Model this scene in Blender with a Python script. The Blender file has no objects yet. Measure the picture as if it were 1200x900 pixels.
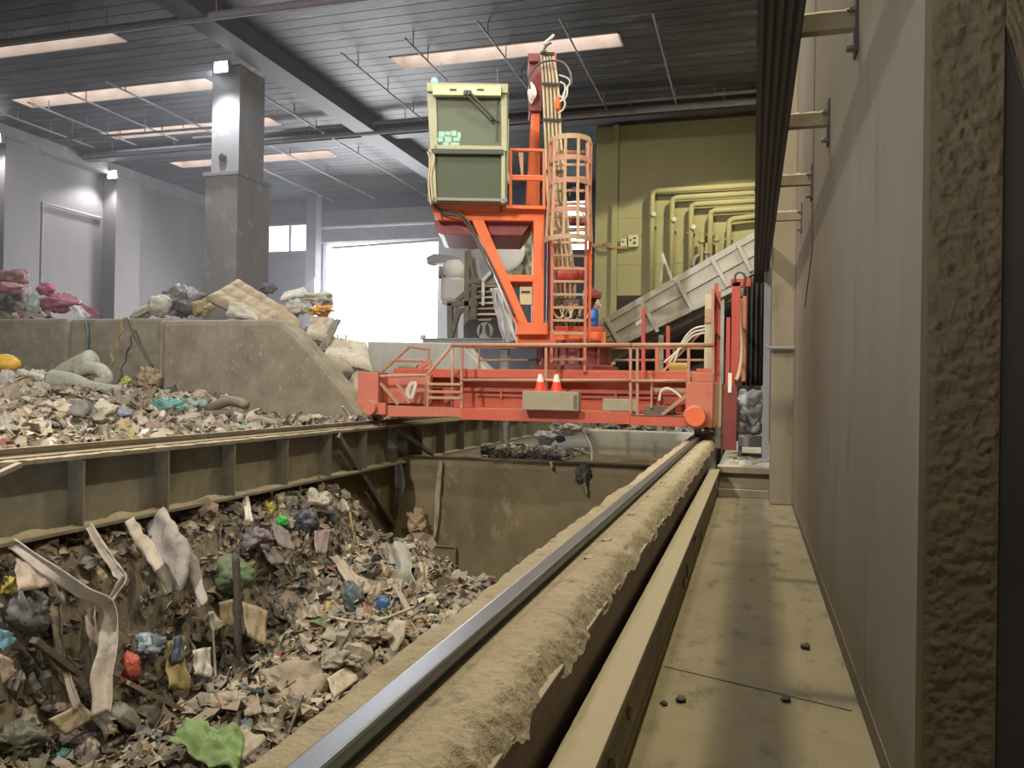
import bpy, math, random
import numpy as np
from mathutils import Vector, Matrix, noise
C = bpy.context.scene.collection
R = random.Random(7)
V = Vector

# ------------------------------------------------------------------ camera
F = 950.0
EYE = V((0, 0, 1.6))
fy = V((282, 8, F)).normalized()
tt = V((1, .016, 0))
dn = fy.cross(tt).normalized()
if dn.y < 0: dn = -dn
up_ = -dn
rx = fy.cross(up_)
if rx.x < 0: rx = -rx
# camera axes expressed in the world: columns (right, up, back)
def ray(px, py):
    d = V((px - 600, py - 450, F))
    return V((d.dot(rx), d.dot(fy), d.dot(up_)))
def at(px, py, x=None, y=None, z=None):
    d = ray(px, py)
    if x is not None: t = (x - EYE.x) / d.x
    elif y is not None: t = (y - EYE.y) / d.y
    else: t = (z - EYE.z) / d.z
    return EYE + d * t
cam = bpy.data.cameras.new('camera')
cam.sensor_width = 36; cam.lens = 36 * F / 1200; cam.clip_end = 300; cam.clip_start = .05
co = bpy.data.objects.new('camera', cam); C.objects.link(co)
xr = ray(601, 450) - ray(600, 450); yd = ray(600, 451) - ray(600, 450); zf = ray(600, 450)
m = Matrix((xr.normalized(), -yd.normalized(), -zf.normalized())).transposed().to_4x4()
m.translation = EYE
co.matrix_world = m
bpy.context.scene.camera = co

# ------------------------------------------------------------------ materials
def mat(name, col, rough=.7, metal=0., col2=None, scale=3., bump=0., bscale=12., stretch=(1, 1, 1),
        dust=None, dust_amt=.6, detail=6, contrast=.25, spots=None, spot_scale=9., spot_amt=.3, spot_stretch=(1, 1, 1), coords='Object'):
    m = bpy.data.materials.new(name); m.use_nodes = True
    nt = m.node_tree; N = nt.nodes; L = nt.links
    b = N['Principled BSDF']
    b.inputs['Roughness'].default_value = rough; b.inputs['Metallic'].default_value = metal
    tc = N.new('ShaderNodeTexCoord')
    def noise_tex(sc, st, det=detail):
        mp = N.new('ShaderNodeMapping'); mp.inputs['Scale'].default_value = st
        L.new(tc.outputs[coords], mp.inputs['Vector'])
        n = N.new('ShaderNodeTexNoise'); n.inputs['Scale'].default_value = sc; n.inputs['Detail'].default_value = det
        n.inputs['Roughness'].default_value = .62
        L.new(mp.outputs[0], n.inputs['Vector']); return n.outputs['Fac']
    def ramp(f, a, c):
        r = N.new('ShaderNodeMapRange'); r.inputs[1].default_value = a; r.inputs[2].default_value = c
        L.new(f, r.inputs[0]); return r.outputs[0]
    def mix(f, a, c):
        x = N.new('ShaderNodeMix'); x.data_type = 'RGBA'
        L.new(f, x.inputs[0])
        for s, v in ((6, a), (7, c)):
            if isinstance(v, tuple): x.inputs[s].default_value = (*v, 1)
            else: L.new(v, x.inputs[s])
        return x.outputs[2]
    cur = col
    if col2 is not None:
        cur = mix(ramp(noise_tex(scale, stretch), .5 - contrast, .5 + contrast), col, col2)
    if spots is not None:
        cur = mix(ramp(noise_tex(spot_scale, spot_stretch, 8), .62 - spot_amt * .3, .72), cur, spots)
    if dust is not None:
        g = N.new('ShaderNodeNewGeometry'); sx = N.new('ShaderNodeSeparateXYZ'); L.new(g.outputs['Normal'], sx.inputs[0])
        upf = ramp(sx.outputs['Z'], .35, .9)
        nf = ramp(noise_tex(7, (1, 1, 1)), .25, .75)
        mu = N.new('ShaderNodeMath'); mu.operation = 'MULTIPLY_ADD'
        L.new(upf, mu.inputs[0]); mu.inputs[1].default_value = dust_amt
        m2 = N.new('ShaderNodeMath'); m2.operation = 'MULTIPLY'; L.new(nf, m2.inputs[0]); m2.inputs[1].default_value = dust_amt * .35
        L.new(m2.outputs[0], mu.inputs[2]); mu.use_clamp = True
        cur = mix(mu.outputs[0], cur, dust)
    if isinstance(cur, tuple): b.inputs['Base Color'].default_value = (*cur, 1)
    else: L.new(cur, b.inputs['Base Color'])
    if bump:
        bp = N.new('ShaderNodeBump'); bp.inputs['Strength'].default_value = bump; bp.inputs['Distance'].default_value = .03
        L.new(noise_tex(bscale, stretch), bp.inputs['Height']); L.new(bp.outputs[0], b.inputs['Normal'])
    return m
def emit(name, col, s):
    m = bpy.data.materials.new(name); m.use_nodes = True
    b = m.node_tree.nodes['Principled BSDF']
    b.inputs['Base Color'].default_value = (*col, 1)
    b.inputs['Emission Color'].default_value = (*col, 1); b.inputs['Emission Strength'].default_value = s
    return m
def glassy(name, tint, alpha, rough=.08, base=(.36, .385, .3)):
    m = bpy.data.materials.new(name); m.use_nodes = True
    nt = m.node_tree; N = nt.nodes; L = nt.links; N.remove(N['Principled BSDF'])
    out = N['Material Output']
    t = N.new('ShaderNodeBsdfTransparent'); t.inputs[0].default_value = (*tint, 1)
    g = N.new('ShaderNodeBsdfPrincipled'); g.inputs['Base Color'].default_value = (*base, 1); g.inputs['Roughness'].default_value = rough
    x = N.new('ShaderNodeMixShader'); x.inputs[0].default_value = alpha
    L.new(t.outputs[0], x.inputs[1]); L.new(g.outputs[0], x.inputs[2]); L.new(x.outputs[0], out.inputs[0])
    return m
DUST = (.40, .345, .26)
M = dict(
    wall_r=mat('smooth_concrete', (.285, .24, .175), .85, col2=(.22, .184, .132), scale=1.6, stretch=(1, 1, .3), bump=.12, bscale=30, spots=(.17, .14, .1), spot_scale=2, spot_amt=.12, spot_stretch=(1, 2, .35)),
    rough=mat('rough_render', (.25, .205, .142), .95, col2=(.18, .148, .10), scale=9, bump=.5, bscale=55),
    floor=mat('dusty_floor', (.29, .25, .16), .9, col2=(.21, .18, .115), scale=1.8, bump=.15, bscale=40, spots=(.13, .11, .075), spot_scale=6, spot_amt=.28, spot_stretch=(1, .5, 1)),
    hallfloor=mat('tipping_floor', (.22, .2, .18), .8, col2=(.13, .12, .11), scale=1.5, bump=.2),
    bunker=mat('bunker_concrete', (.37, .325, .255), .9, col2=(.21, .182, .142), scale=1.6, contrast=.2, bump=.3, bscale=14, spots=(.46, .42, .35), spot_scale=6, spot_amt=.12, spot_stretch=(1.2, 1, .9)),
    pit=mat('pit_concrete', (.25, .20, .11), .88, col2=(.115, .09, .055), scale=.9, bump=.25, bscale=16, stretch=(1, 1, .6), spots=(.31, .255, .155), spot_scale=2.5, spot_amt=.12, spot_stretch=(1, 1, .5)),
    pitgrey=mat('grey_concrete', (.62, .63, .60), .85, col2=(.38, .40, .38), scale=1.8, bump=.2, stretch=(1, 1, .35)),
    hallwall=mat('painted_hall_wall', (.20, .18, .175), .7, col2=(.14, .125, .125), scale=.5, stretch=(1, 1, .4)),
    darkwall=mat('dark_blue_wall', (.12, .13, .17), .6, col2=(.08, .09, .12), scale=1.),
    yellowwall=mat('cream_concrete', (.42, .40, .21), .85, col2=(.36, .335, .19), scale=1., stretch=(1, 1, .4)),
    lintel=mat('grey_steel_lintel', (.30, .29, .33), .6, col2=(.22, .21, .25), scale=2),
    pillar=mat('grey_column', (.24, .225, .22), .75, col2=(.165, .155, .155), scale=1.2, stretch=(1, 1, .3), spots=(.34, .3, .28), spot_scale=2, spot_amt=.2),
    ceil=mat('sooty_planks', (.052, .05, .056), .62, col2=(.014, .0135, .016), scale=1.1, stretch=(.25, 1.6, 1), contrast=.17, bump=.3, bscale=7, spots=(.13, .13, .145), spot_scale=1.6, spot_amt=.2, spot_stretch=(.3, 1.5, 1)),
    beam_dark=mat('dark_roof_steel', (.07, .065, .075), .7, col2=(.05, .045, .055), scale=2),
    pipe=mat('dusty_grey_pipe', (.26, .25, .27), .6, col2=(.16, .15, .17), scale=3, dust=(.4, .38, .38), dust_amt=.4),
    sky_frame=mat('skylight_shaft', (.52, .43, .36), .7, col2=(.36, .26, .2), scale=1.2),
    orange=mat('orange_paint', (.86, .165, .04), .62, col2=(.74, .125, .035), scale=2., dust=DUST, dust_amt=.45),
    redorange=mat('dusty_red_orange_paint', (.60, .085, .035), .55, col2=(.47, .07, .035), scale=2., dust=DUST, dust_amt=.6),
    red=mat('red_paint', (.52, .055, .035), .5, col2=(.40, .045, .03), scale=2., dust=DUST, dust_amt=.4),
    dustyred=mat('dusty_red_paint', (.60, .15, .09), .7, col2=(.46, .115, .075), scale=4., dust=DUST, dust_amt=.65),
    maroon=mat('maroon_paint', (.22, .03, .035), .5, col2=(.16, .022, .025), scale=3, dust=DUST, dust_amt=.3),
    rail=mat('worn_red_rail_tube', (.50, .24, .155), .65, col2=(.40, .165, .105), scale=5., dust=DUST, dust_amt=.8),
    cagem=mat('dusty_tan_steel', (.40, .33, .20), .7, col2=(.5, .22, .12), scale=3., dust=DUST, dust_amt=.6),
    steel=mat('polished_rail_steel', (.20, .215, .24), .42, .9, col2=(.14, .15, .17), scale=3, stretch=(8, .4, 1)),
    darksteel=mat('dark_steel', (.075, .07, .058), .65, .3, col2=(.12, .108, .085), scale=2.5, dust=DUST, dust_amt=.85, stretch=(1, 1, .4)),
    girder=mat('grimy_girder_steel', (.215, .20, .155), .75, .05, col2=(.085, .08, .065), scale=2.2, dust=DUST, dust_amt=.9, stretch=(1, 1, .5)),
    beamside=mat('brown_beam_steel', (.20, .14, .115), .7, .1, col2=(.15, .105, .09), scale=1.4, stretch=(1, 1, .3), dust=DUST, dust_amt=.8),
    crust=mat('dust_crust', (.50, .42, .30), .95, col2=(.39, .325, .23), scale=3, bump=.9, bscale=26, spots=(.2, .165, .12), spot_scale=7, spot_amt=.12),
    guard=mat('dusty_guard_steel', (.27, .22, .15), .8, col2=(.16, .13, .095), scale=3, dust=(.44, .38, .275), dust_amt=.95, bump=.3),
    black=mat('black_rubber', (.022, .02, .02), .6, col2=(.035, .03, .028), scale=3),
    base_shade=mat('wall_base_shade', (.19, .16, .12), .85, col2=(.15, .125, .095), scale=3),  # wall tone with the shade at its foot put into the colour
    galv=mat('galvanised_steel', (.42, .41, .36), .5, .35, col2=(.27, .265, .235), scale=2.5, stretch=(1, 1, .5), dust=DUST, dust_amt=.5),
    greysteel=mat('blue_grey_steel', (.30, .30, .32), .55, .1, col2=(.2, .2, .22), scale=2, dust=(.55, .52, .5), dust_amt=.4),
    whitish=mat('pale_grey_paint', (.62, .61, .62), .6, col2=(.5, .49, .5), scale=2),
    cabcream=mat('cab_cream_paint', (.66, .64, .40), .45, col2=(.58, .56, .35), scale=3),
    cabgreen=mat('cab_dull_green_paint', (.43, .42, .27), .5, col2=(.34, .34, .215), scale=3),
    cabdark=mat('cab_dark_rubber', (.05, .055, .045), .5),
    cabin_in=mat('cab_lining', (.24, .26, .21), .8),
    glass=glassy('green_tinted_glass', (.55, .62, .5), .42),
    glassd=glassy('grimy_lower_glass', (.3, .34, .28), .75, .18, (.13, .145, .105)),
    screen=emit('monitor_glow', (.6, .88, 1.), 3.5),
    hose=mat('tan_hydraulic_hose', (.60, .50, .33), .7, col2=(.46, .37, .24), scale=6),
    blackhose=mat('black_hose', (.05, .045, .04), .5, dust=DUST, dust_amt=.4),
    cable=mat('white_cable', (.6, .57, .5), .6),
    blue=mat('blue_canister_paint', (.03, .12, .42), .4),
    cream=mat('cream_cabinet_paint', (.55, .5, .32), .5, col2=(.48, .43, .27), scale=3),
    yellowbox=mat('ochre_box_paint', (.55, .34, .08), .6, dust=DUST, dust_amt=.4),
    tray=mat('grey_box_steel', (.36, .31, .22), .6, col2=(.28, .24, .17), scale=5, dust=DUST, dust_amt=.5),
    conered=mat('cone_orange_red', (.85, .06, .03), .45), conewhite=mat('cone_white', (.8, .76, .7), .5),
    lampon=emit('floodlight_lens', (.85, .95, 1.), 22), lamphouse=mat('lamp_housing', (.2, .2, .2), .5),
    beacon=emit('green_beacon', (.15, .75, .4), 1.5),
    panelight=emit('skylight_pane', (.95, .96, 1), .6),
    daypane=emit('bright_window_pane', (.8, .92, 1.), 2.2),
    snow=mat('outside_concrete', (.8, .8, .78), .8),
)
def vcol_material():
    m = bpy.data.materials.new('mixed_refuse'); m.use_nodes = True
    nt = m.node_tree; N = nt.nodes; L = nt.links; b = N['Principled BSDF']; b.inputs['Roughness'].default_value = .85
    a = N.new('ShaderNodeAttribute'); a.attribute_name = 'Col'
    tc = N.new('ShaderNodeTexCoord'); n = N.new('ShaderNodeTexNoise'); n.inputs['Scale'].default_value = 9; n.inputs['Detail'].default_value = 7
    L.new(tc.outputs['Object'], n.inputs['Vector'])
    r = N.new('ShaderNodeMapRange'); r.inputs[1].default_value = .3; r.inputs[2].default_value = .7; r.inputs[3].default_value = 0; r.inputs[4].default_value = .55
    L.new(n.outputs['Fac'], r.inputs[0])
    x = N.new('ShaderNodeMix'); x.data_type = 'RGBA'; L.new(r.outputs[0], x.inputs[0]); L.new(a.outputs['Color'], x.inputs[6]); x.inputs[7].default_value = (.25, .21, .155, 1)
    L.new(x.outputs[2], b.inputs['Base Color'])
    return m
M['refuse'] = vcol_material()
_cm = {}
def cmat(col, rough=.8, dirt=.5):
    k = (tuple(round(c, 3) for c in col), rough)
    if k not in _cm:
        c2 = tuple(c * .55 + d * .35 for c, d in zip(col, (.22, .18, .13)))
        _cm[k] = mat('refuse_%s' % ['paper', 'cloth', 'plastic'][len(_cm) % 3], col, rough, col2=c2, scale=5, bump=.5, bscale=16, contrast=.3, spots=tuple(c * .35 + .06 for c in col), spot_scale=7, spot_amt=.3)
    return _cm[k]

# ------------------------------------------------------------------ mesh helper
ROT = None
class MB:
    def __init__(s): s.v = []; s.f = []; s.m = []; s.c = []; s.col = None
    def add(s, vs, fs, mi=0):
        b = len(s.v); s.v.extend(V(p) for p in vs)
        for f in fs:
            s.f.append(tuple(b + i for i in f)); s.m.append(mi); s.c.append(s.col)
        return s
    def box(s, x0, x1, y0, y1, z0, z1, mi=0):
        if x0 > x1: x0, x1 = x1, x0
        if y0 > y1: y0, y1 = y1, y0
        if z0 > z1: z0, z1 = z1, z0
        return s.add([(x0, y0, z0), (x1, y0, z0), (x1, y1, z0), (x0, y1, z0), (x0, y0, z1), (x1, y0, z1), (x1, y1, z1), (x0, y1, z1)],
                     [(3, 2, 1, 0), (4, 5, 6, 7), (0, 1, 5, 4), (1, 2, 6, 5), (2, 3, 7, 6), (3, 0, 4, 7)], mi)
    def bar(s, p, q, w, h, up=(0, 0, 1), mi=0):
        p = V(p); q = V(q); d = (q - p).normalized(); up = V(up)
        if abs(d.dot(up)) > .98: up = V((0, 1, 0))
        a = d.cross(up).normalized() * (w / 2); b = a.cross(d).normalized() * (h / 2)
        vs = [p - a - b, p + a - b, p + a + b, p - a + b, q - a - b, q + a - b, q + a + b, q - a + b]
        return s.add(vs, [(0, 1, 2, 3), (7, 6, 5, 4), (0, 4, 5, 1), (1, 5, 6, 2), (2, 6, 7, 3), (3, 7, 4, 0)], mi)
    def tube(s, pts, r, n=8, mi=0, cap=True):
        pts = [V(p) for p in pts]; k = len(pts); b = len(s.v); ref = None
        for i, p in enumerate(pts):
            d = (pts[min(i + 1, k - 1)] - pts[max(i - 1, 0)]).normalized()
            if ref is None: ref = d.orthogonal().normalized()
            a = (ref - d * ref.dot(d))
            a = a.normalized() if a.length > 1e-6 else d.orthogonal().normalized()
            ref = a; c = d.cross(a)
            rr = r[i] if isinstance(r, (list, tuple)) else r
            s.v.extend(p + (a * math.cos(t) + c * math.sin(t)) * rr for t in [2 * math.pi * j / n for j in range(n)])
        fs = []
        for i in range(k - 1):
            for j in range(n):
                fs.append((b + i * n + j, b + i * n + (j + 1) % n, b + (i + 1) * n + (j + 1) % n, b + (i + 1) * n + j))
        if cap: fs += [tuple(b + j for j in reversed(range(n))), tuple(b + (k - 1) * n + j for j in range(n))]
        for f in fs: s.f.append(f); s.m.append(mi); s.c.append(s.col)
        return s
    def prism(s, poly, y0, y1, mi=0, ax='y'):
        n = len(poly)
        if ax == 'y': A = [(x, y0, z) for x, z in poly]; B = [(x, y1, z) for x, z in poly]
        elif ax == 'x': A = [(y0, x, z) for x, z in poly]; B = [(y1, x, z) for x, z in poly]
        else: A = [(x, z, y0) for x, z in poly]; B = [(x, z, y1) for x, z in poly]
        return s.add(A + B, [tuple(range(n)), tuple(reversed(range(n, 2 * n)))] + [(i, n + i, n + (i + 1) % n, (i + 1) % n) for i in range(n)], mi)
    def grid(s, fn, nu, nv, mi=0):
        b = len(s.v); s.v.extend(V(fn(i / nu, j / nv)) for i in range(nu + 1) for j in range(nv + 1))
        for i in range(nu):
            for j in range(nv):
                a = b + i * (nv + 1) + j
                s.f.append((a, a + nv + 1, a + nv + 2, a + 1)); s.m.append(mi); s.c.append(s.col)
        return s
    def blob(s, c, rad, amp=.25, seed=0, freq=1.6, nu=14, nv=9, rot=None, mi=0):
        c = V(c); rad = V(rad); b = len(s.v); o = V((seed * 3.7, seed * 1.3, seed * 5.1))
        rot = rot or Matrix.Identity(3)
        for j in range(nv + 1):
            th = math.pi * j / nv
            for i in range(nu):
                ph = 2 * math.pi * i / nu
                d = V((math.sin(th) * math.cos(ph), math.sin(th) * math.sin(ph), math.cos(th)))
                k = 1 + amp * (noise.noise(d * freq + o) * 1.3 - abs(noise.noise(d * freq * 2.3 + o)) * .9 - (abs(noise.noise(d * freq * 4.7 + o)) * .7 + abs(noise.noise(d * freq * 9.5 + o)) * .4 if nu > 20 else 0))
                s.v.append(c + rot @ V((d.x * rad.x * k, d.y * rad.y * k, d.z * rad.z * k)))
        for j in range(nv):
            for i in range(nu):
                s.f.append((b + j * nu + i, b + (j + 1) * nu + i, b + (j + 1) * nu + (i + 1) % nu, b + j * nu + (i + 1) % nu)); s.m.append(mi); s.c.append(s.col)
        return s
    def lathe(s, prof, c, n=20, axis='z', mi=0):
        b = len(s.v); c = V(c)
        for r, h in prof:
            for i in range(n):
                a = 2 * math.pi * i / n; x, y = r * math.cos(a), r * math.sin(a)
                s.v.append(c + (V((x, y, h)) if axis == 'z' else V((x, h, y)) if axis == 'y' else V((h, x, y))))
        k = len(prof)
        for j in range(k - 1):
            for i in range(n):
                s.f.append((b + j * n + i, b + j * n + (i + 1) % n, b + (j + 1) * n + (i + 1) % n, b + (j + 1) * n + i)); s.m.append(mi); s.c.append(s.col)
        for e in (0, k - 1):
            if prof[e][0] > 1e-4: s.f.append(tuple(b + e * n + i for i in range(n))); s.m.append(mi); s.c.append(s.col)
        return s
    def build(s, name, mats, parent=None, loc=None, smooth=False, bevel=0., solid=0., sub=0, label=None):
        off = V(loc) if loc is not None else V((0, 0, 0))
        if parent is not None:
            off = V(parent['_w'])
        if ROT:
            piv = V(ROT[1]); rm = Matrix.Rotation(ROT[0], 3, 'Z'); s.v = [piv + rm @ (v - piv) for v in s.v]
        me = bpy.data.meshes.new(name)
        me.from_pydata([tuple(v - off) for v in s.v], [], s.f)
        for mt in (mats if isinstance(mats, (list, tuple)) else [mats]): me.materials.append(M[mt] if isinstance(mt, str) else mt)
        me.polygons.foreach_set('material_index', s.m)
        if smooth: me.polygons.foreach_set('use_smooth', [True] * len(s.f))
        if any(c is not None for c in s.c):
            ca = me.color_attributes.new('Col', 'FLOAT_COLOR', 'CORNER')
            arr = []
            for f, c in zip(s.f, s.c): arr.extend((*(c or (.3, .3, .3)), 1.) * len(f))
            ca.data.foreach_set('color', arr)
        me.update()
        import bmesh
        bm = bmesh.new(); bm.from_mesh(me); bmesh.ops.recalc_face_normals(bm, faces=bm.faces); bm.to_mesh(me); bm.free()
        o = bpy.data.objects.new(name, me); C.objects.link(o)
        if parent is not None: o.parent = parent
        else: o.location = off
        o['_w'] = list(off)
        if solid:
            md = o.modifiers.new('thickness', 'SOLIDIFY'); md.thickness = solid; md.offset = 0
        if bevel:
            md = o.modifiers.new('edge', 'BEVEL'); md.width = bevel; md.segments = 2; md.limit_method = 'ANGLE'
        if sub:
            md = o.modifiers.new('soft', 'SUBSURF'); md.levels = sub; md.render_levels = sub
        if label: o['label'] = label
        return o
def tag(o, label, cat, group=None, kind=None):
    o['label'] = label; o['category'] = cat
    if group: o['group'] = group
    if kind: o['kind'] = kind
    return o
def thing(name, label, cat, loc, group=None):
    o = bpy.data.objects.new(name, None); C.objects.link(o); o.location = loc; o['_w'] = list(loc)
    o.empty_display_size = .1
    return tag(o, label, cat, group)
def struct(o): o['kind'] = 'structure'; return o
def dup(root, loc, label=None):
    r = root.copy(); C.objects.link(r); r.location = loc; r['_w'] = list(loc)
    if label: r['label'] = label
    for ch in list(root.children):
        c = ch.copy(); C.objects.link(c); c.parent = r
        for g in list(ch.children):
            d = g.copy(); C.objects.link(d); d.parent = c
    return r
def bx(name, mt, *b, parent=None, bevel=0., loc=None): return MB().box(*b).build(name, mt, parent, loc, bevel=bevel)
# ================================================================== SETTING
CEIL = 11.8
# right side: wall, rough pier at the near end, walkway
struct(bx('wall_right', 'wall_r', .55, .8, 3.0, 31.3, -.6, CEIL, loc=(.75, 17, -.6)))
# faint panel joints of the right wall
jm = MB()
jm.bar((.548, 8.55, 5.6), (.548, 8.55, 3.02), .02, .012, up=(1, 0, 0)); jm.bar((.548, 8.55, 3.02), (.548, 9.6, 2.55), .02, .012, up=(1, 0, 0))
struct(jm.build('trim_1', 'beam_dark', loc=(.548, 8.55, 2.5)))
xe = at(1172, 450, y=2.95).x
l0 = at(1172, 28, y=2.95); l1 = at(1216, 150, y=2.95)
def rough_pt(x, z, k=1.):
    n = noise.noise(V((x * 16, 0, z * 26))) * .011 + noise.noise(V((x * 34, 3, z * 52))) * .009 + noise.noise(V((x * 75, 9, z * 95))) * .006 + noise.noise(V((x * 4, 7, z * 4))) * .012
    return V((x, 2.95 + (n - .004) * k, z))
pm = MB()
pm.grid(lambda u, v: rough_pt(.55 + (xe - .55) * u, -.6 + 6.6 * v, min(1, u * 9, (1 - u) * 14)), 44, 760)
def shadow_edge(u, v):  # slanted lower edge shaped after the edge of a cast shadow
    x = xe + .6 * u; zl = l0.z + (l1.z - l0.z) * (x - xe) / (l1.x - xe) + noise.noise(V((x * 30, 1, 1))) * .03
    return rough_pt(x, zl + (6 - zl) * v)
pm.grid(shadow_edge, 40, 120)
pm.grid(lambda u, v: (xe + .6 * u, 2.95 + 1.0 * v, l0.z + (l1.z - l0.z) * u * .6 / (l1.x - xe)), 4, 2)
struct(pm.build('wall_right_pier', 'rough', loc=(.8, 2.95, -.6), smooth=True))
struct(bx('trim_2', 'wall_r', .53, .553, 2.955, 3.02, -.6, 6))
struct(bx('floor', 'floor', -.62, .56, -1.5, 12.9, -.2, 0, loc=(0, 5, -.2)))
struct(bx('floor_tipping_hall', 'hallfloor', -29.6, -7.2, -3, 60, -.2, .3, loc=(-18, 20, -.2)))
struct(bx('floor_back', 'hallfloor', -7.2, .6, 15.6, 40, -.3, .02, loc=(-3, 25, -.3)))
struct(bx('floor_landing', 'pitgrey', -.5, .55, 12.9, 19.5, .0, .43, loc=(0, 15, 0), bevel=.02))
sb = MB(); sb.box(-.5, .5, 12.6, 12.9, 0, .12); sb.box(-.5, .5, 12.7, 12.8, .12, .36); sb.box(-.5, .5, 12.6, 12.9, .36, .46)
tag(sb.build('step_beam', 'guard', loc=(0, 12.8, .0), bevel=.01), 'dusty steel beam lying across the far end of the walkway', 'beam')
struct(bx('shaded_wall_base', 'base_shade', .545, .55, 3.5, 12.0, 0, .11, loc=(.547, 8, 0)))  # dark strip standing in for the shaded foot of the wall
# concrete column with a band and small pipe at far end of the right wall
col = MB(); col.box(.25, .56, 12., 12.6, 0, CEIL); struct(col.build('pillar_right', 'wall_r', loc=(.4, 12.3, 0), bevel=.02))
pt = MB(); z = at(912, 408, y=11.95).z; pt.tube([(.22, 11.95, z), (.55, 11.95, z)], .028, 10); pt.tube([(.24, 11.95, z), (.2, 12.0, z + .02), (.16, 12.3, z + .06)], .02, 8)
tag(pt.build('conduit_pipe', 'pipe', loc=(.4, 11.95, z)), 'thin horizontal conduit crossing the concrete column at the walkway end', 'pipe')
gp = MB(); gp.box(.16, .27, 14.0, 14.12, .43, 8.2); gp.box(.13, .3, 13.97, 14.15, .43, .47)
tag(gp.build('steel_post', 'greysteel', loc=(.2, 14, .43), bevel=.008), 'pale grey steel post just behind the concrete column', 'post')
# pit
pw = MB()
for x0, x1 in ((-7.1, -1.0),):
    n = 60
    def top(u, v):
        x = x0 + (x1 - x0) * u
        prof = [(15.2, -3.3), (15.2, -1.5), (15.2, 0.0), (15.24, .1), (15.34, .15), (15.7, .15), (15.7, -.3)]
        i = min(int(v * 6), 5); f = v * 6 - i
        yy = prof[i][0] * (1 - f) + prof[i + 1][0] * f; zz = prof[i][1] * (1 - f) + prof[i + 1][1] * f
        k = noise.noise(V((x * .8, yy * 3, zz * 1.2)))
        return (x, yy - k * .03, zz + (noise.noise(V((x * 2.1, 1, 0))) * .03 if zz > -.1 else 0))
    pw.grid(top, n, 18)
struct(pw.build('wall_pit_back', 'pit', loc=(-4, 15.4, -3.3)))
struct(bx('wall_pit_left', 'pit', -7.3, -6.98, -1, 15.6, -3.3, .0, loc=(-7.1, 8, -3.3), bevel=.03))
struct(bx('floor_pit', 'hallfloor', -7.0, -1.0, -2, 15.4, -3.4, -3.2, loc=(-4, 8, -3.4)))
struct(bx('wall_pit_right', 'pit', -1.1, -.95, -1.5, 15.6, -3.3, .05, loc=(-1, 8, -3.3)))
struct(bx('wall_pit_ledge', 'pit', -5.5, -1.1, 15.7, 18.5, -.3, .09, loc=(-4, 17, -.3), bevel=.04))
lb = MB()
lb.box(-3.62, -1.2, 18.52, 18.9, .02, .64)
tag(lb.build('concrete_barrier', 'pitgrey', loc=(-2.4, 18.7, .02), bevel=.03), 'pale grey concrete barrier block behind the pit under the red crane', 'barrier')
pl = MB(); a = at(487, 637, y=15.15); b = at(534, 697, y=15.15)
pl.box(a.x, b.x, 15.1, 15.17, b.z, a.z); pl.bar((a.x, 15.08, a.z), (b.x, 15.08, a.z), .03, .03); pl.bar((b.x, 15.08, b.z), (b.x, 15.08, a.z), .03, .03); pl.bar((a.x, 15.08, b.z), (b.x, 15.08, b.z), .03, .05)
tag(pl.build('steel_plate', 'pit', loc=(a.x, 15.12, b.z), bevel=.006), 'rectangular stained plate fixed low on the back wall of the pit', 'plate')
# bunker wall beyond the left girder
BZ = 3.16
bw = MB(); bw.prism([(-14.45, .2), (-8.85, .2), (-8.78, .95), (-9.15, 1.45), (-10.55, 2.85), (-10.95, 3.1), (-11.3, BZ), (-14.45, BZ)], 17.2, 17.85)
struct(bw.build('wall_bunker', 'bunker', loc=(-11, 17.5, .2), bevel=.14))
bw = MB(); bw.box(-17.9, -14.47, 17.75, 18.4, .2, BZ + .1); bw.box(-14.62, -14.45, 17.3, 18.2, .2, BZ + .02)
struct(bw.build('wall_bunker_middle', 'bunker', loc=(-16, 18, .2), bevel=.1))
struct(bx('wall_bunker_left', 'bunker', -26, -17.94, 17.75, 18.4, .2, BZ + .13, loc=(-20, 18, .2), bevel=.1))

# hall walls
struct(bx('wall_left', 'hallwall', -29.9, -29.5, -3, 40, -.2, CEIL, loc=(-29.7, 20, -.2)))
wb = MB(); wb.box(-6, .95, 31.3, 31.7, 0, CEIL); struct(wb.build('wall_back', 'yellowwall', loc=(-3, 31.5, 0)))
tr = MB()
for zz in (4.6, 6.4, 8.2): tr.box(-6, .55, 31.285, 31.3, zz, zz + .025)
tr.box(-5.32, -5.1, 31.1, 31.3, 0, CEIL)
struct(tr.build('trim_3', 'yellowwall', loc=(-5, 31.2, 0)))
struct(bx('wall_back_return', 'yellowwall', -6.0, -5.7, 31.7, 40.0, 0, CEIL, loc=(-6, 36, 0)))
fw = MB(); D0, D1, DZ = -22.9, -15.5, 9.35
fw.box(-29.5, -27.2, 40, 40.4, 0, CEIL); fw.box(-27.2, -23.5, 40, 40.4, 0, 9.0); fw.box(-27.2, -23.5, 40, 40.4, 10.5, CEIL)
fw.box(-23.5, D0, 40, 40.4, 0, CEIL); fw.box(D0, D1, 40, 40.4, 11.0, CEIL)
w2a = at(660, 236, y=40); w2b = at(690, 292, y=40)
fw.box(D1, w2a.x, 40, 40.4, 0, CEIL); fw.box(w2a.x, w2b.x, 40, 40.4, 0, w2b.z); fw.box(w2a.x, w2b.x, 40, 40.4, w2a.z, CEIL); fw.box(w2b.x, -5.7, 40, 40.4, 0, CEIL)
struct(fw.build('wall_back_hall', 'darkwall', loc=(-18, 40, 0)))
struct(MB().box(D0 - .4, D1 + .2, 39.5, 40.4, DZ, 10.2).box(D0 - .4, D1 + .2, 39.8, 40.4, 10.3, 11.1).build('trim_4', 'lintel', loc=(-19, 40, DZ)))
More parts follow.
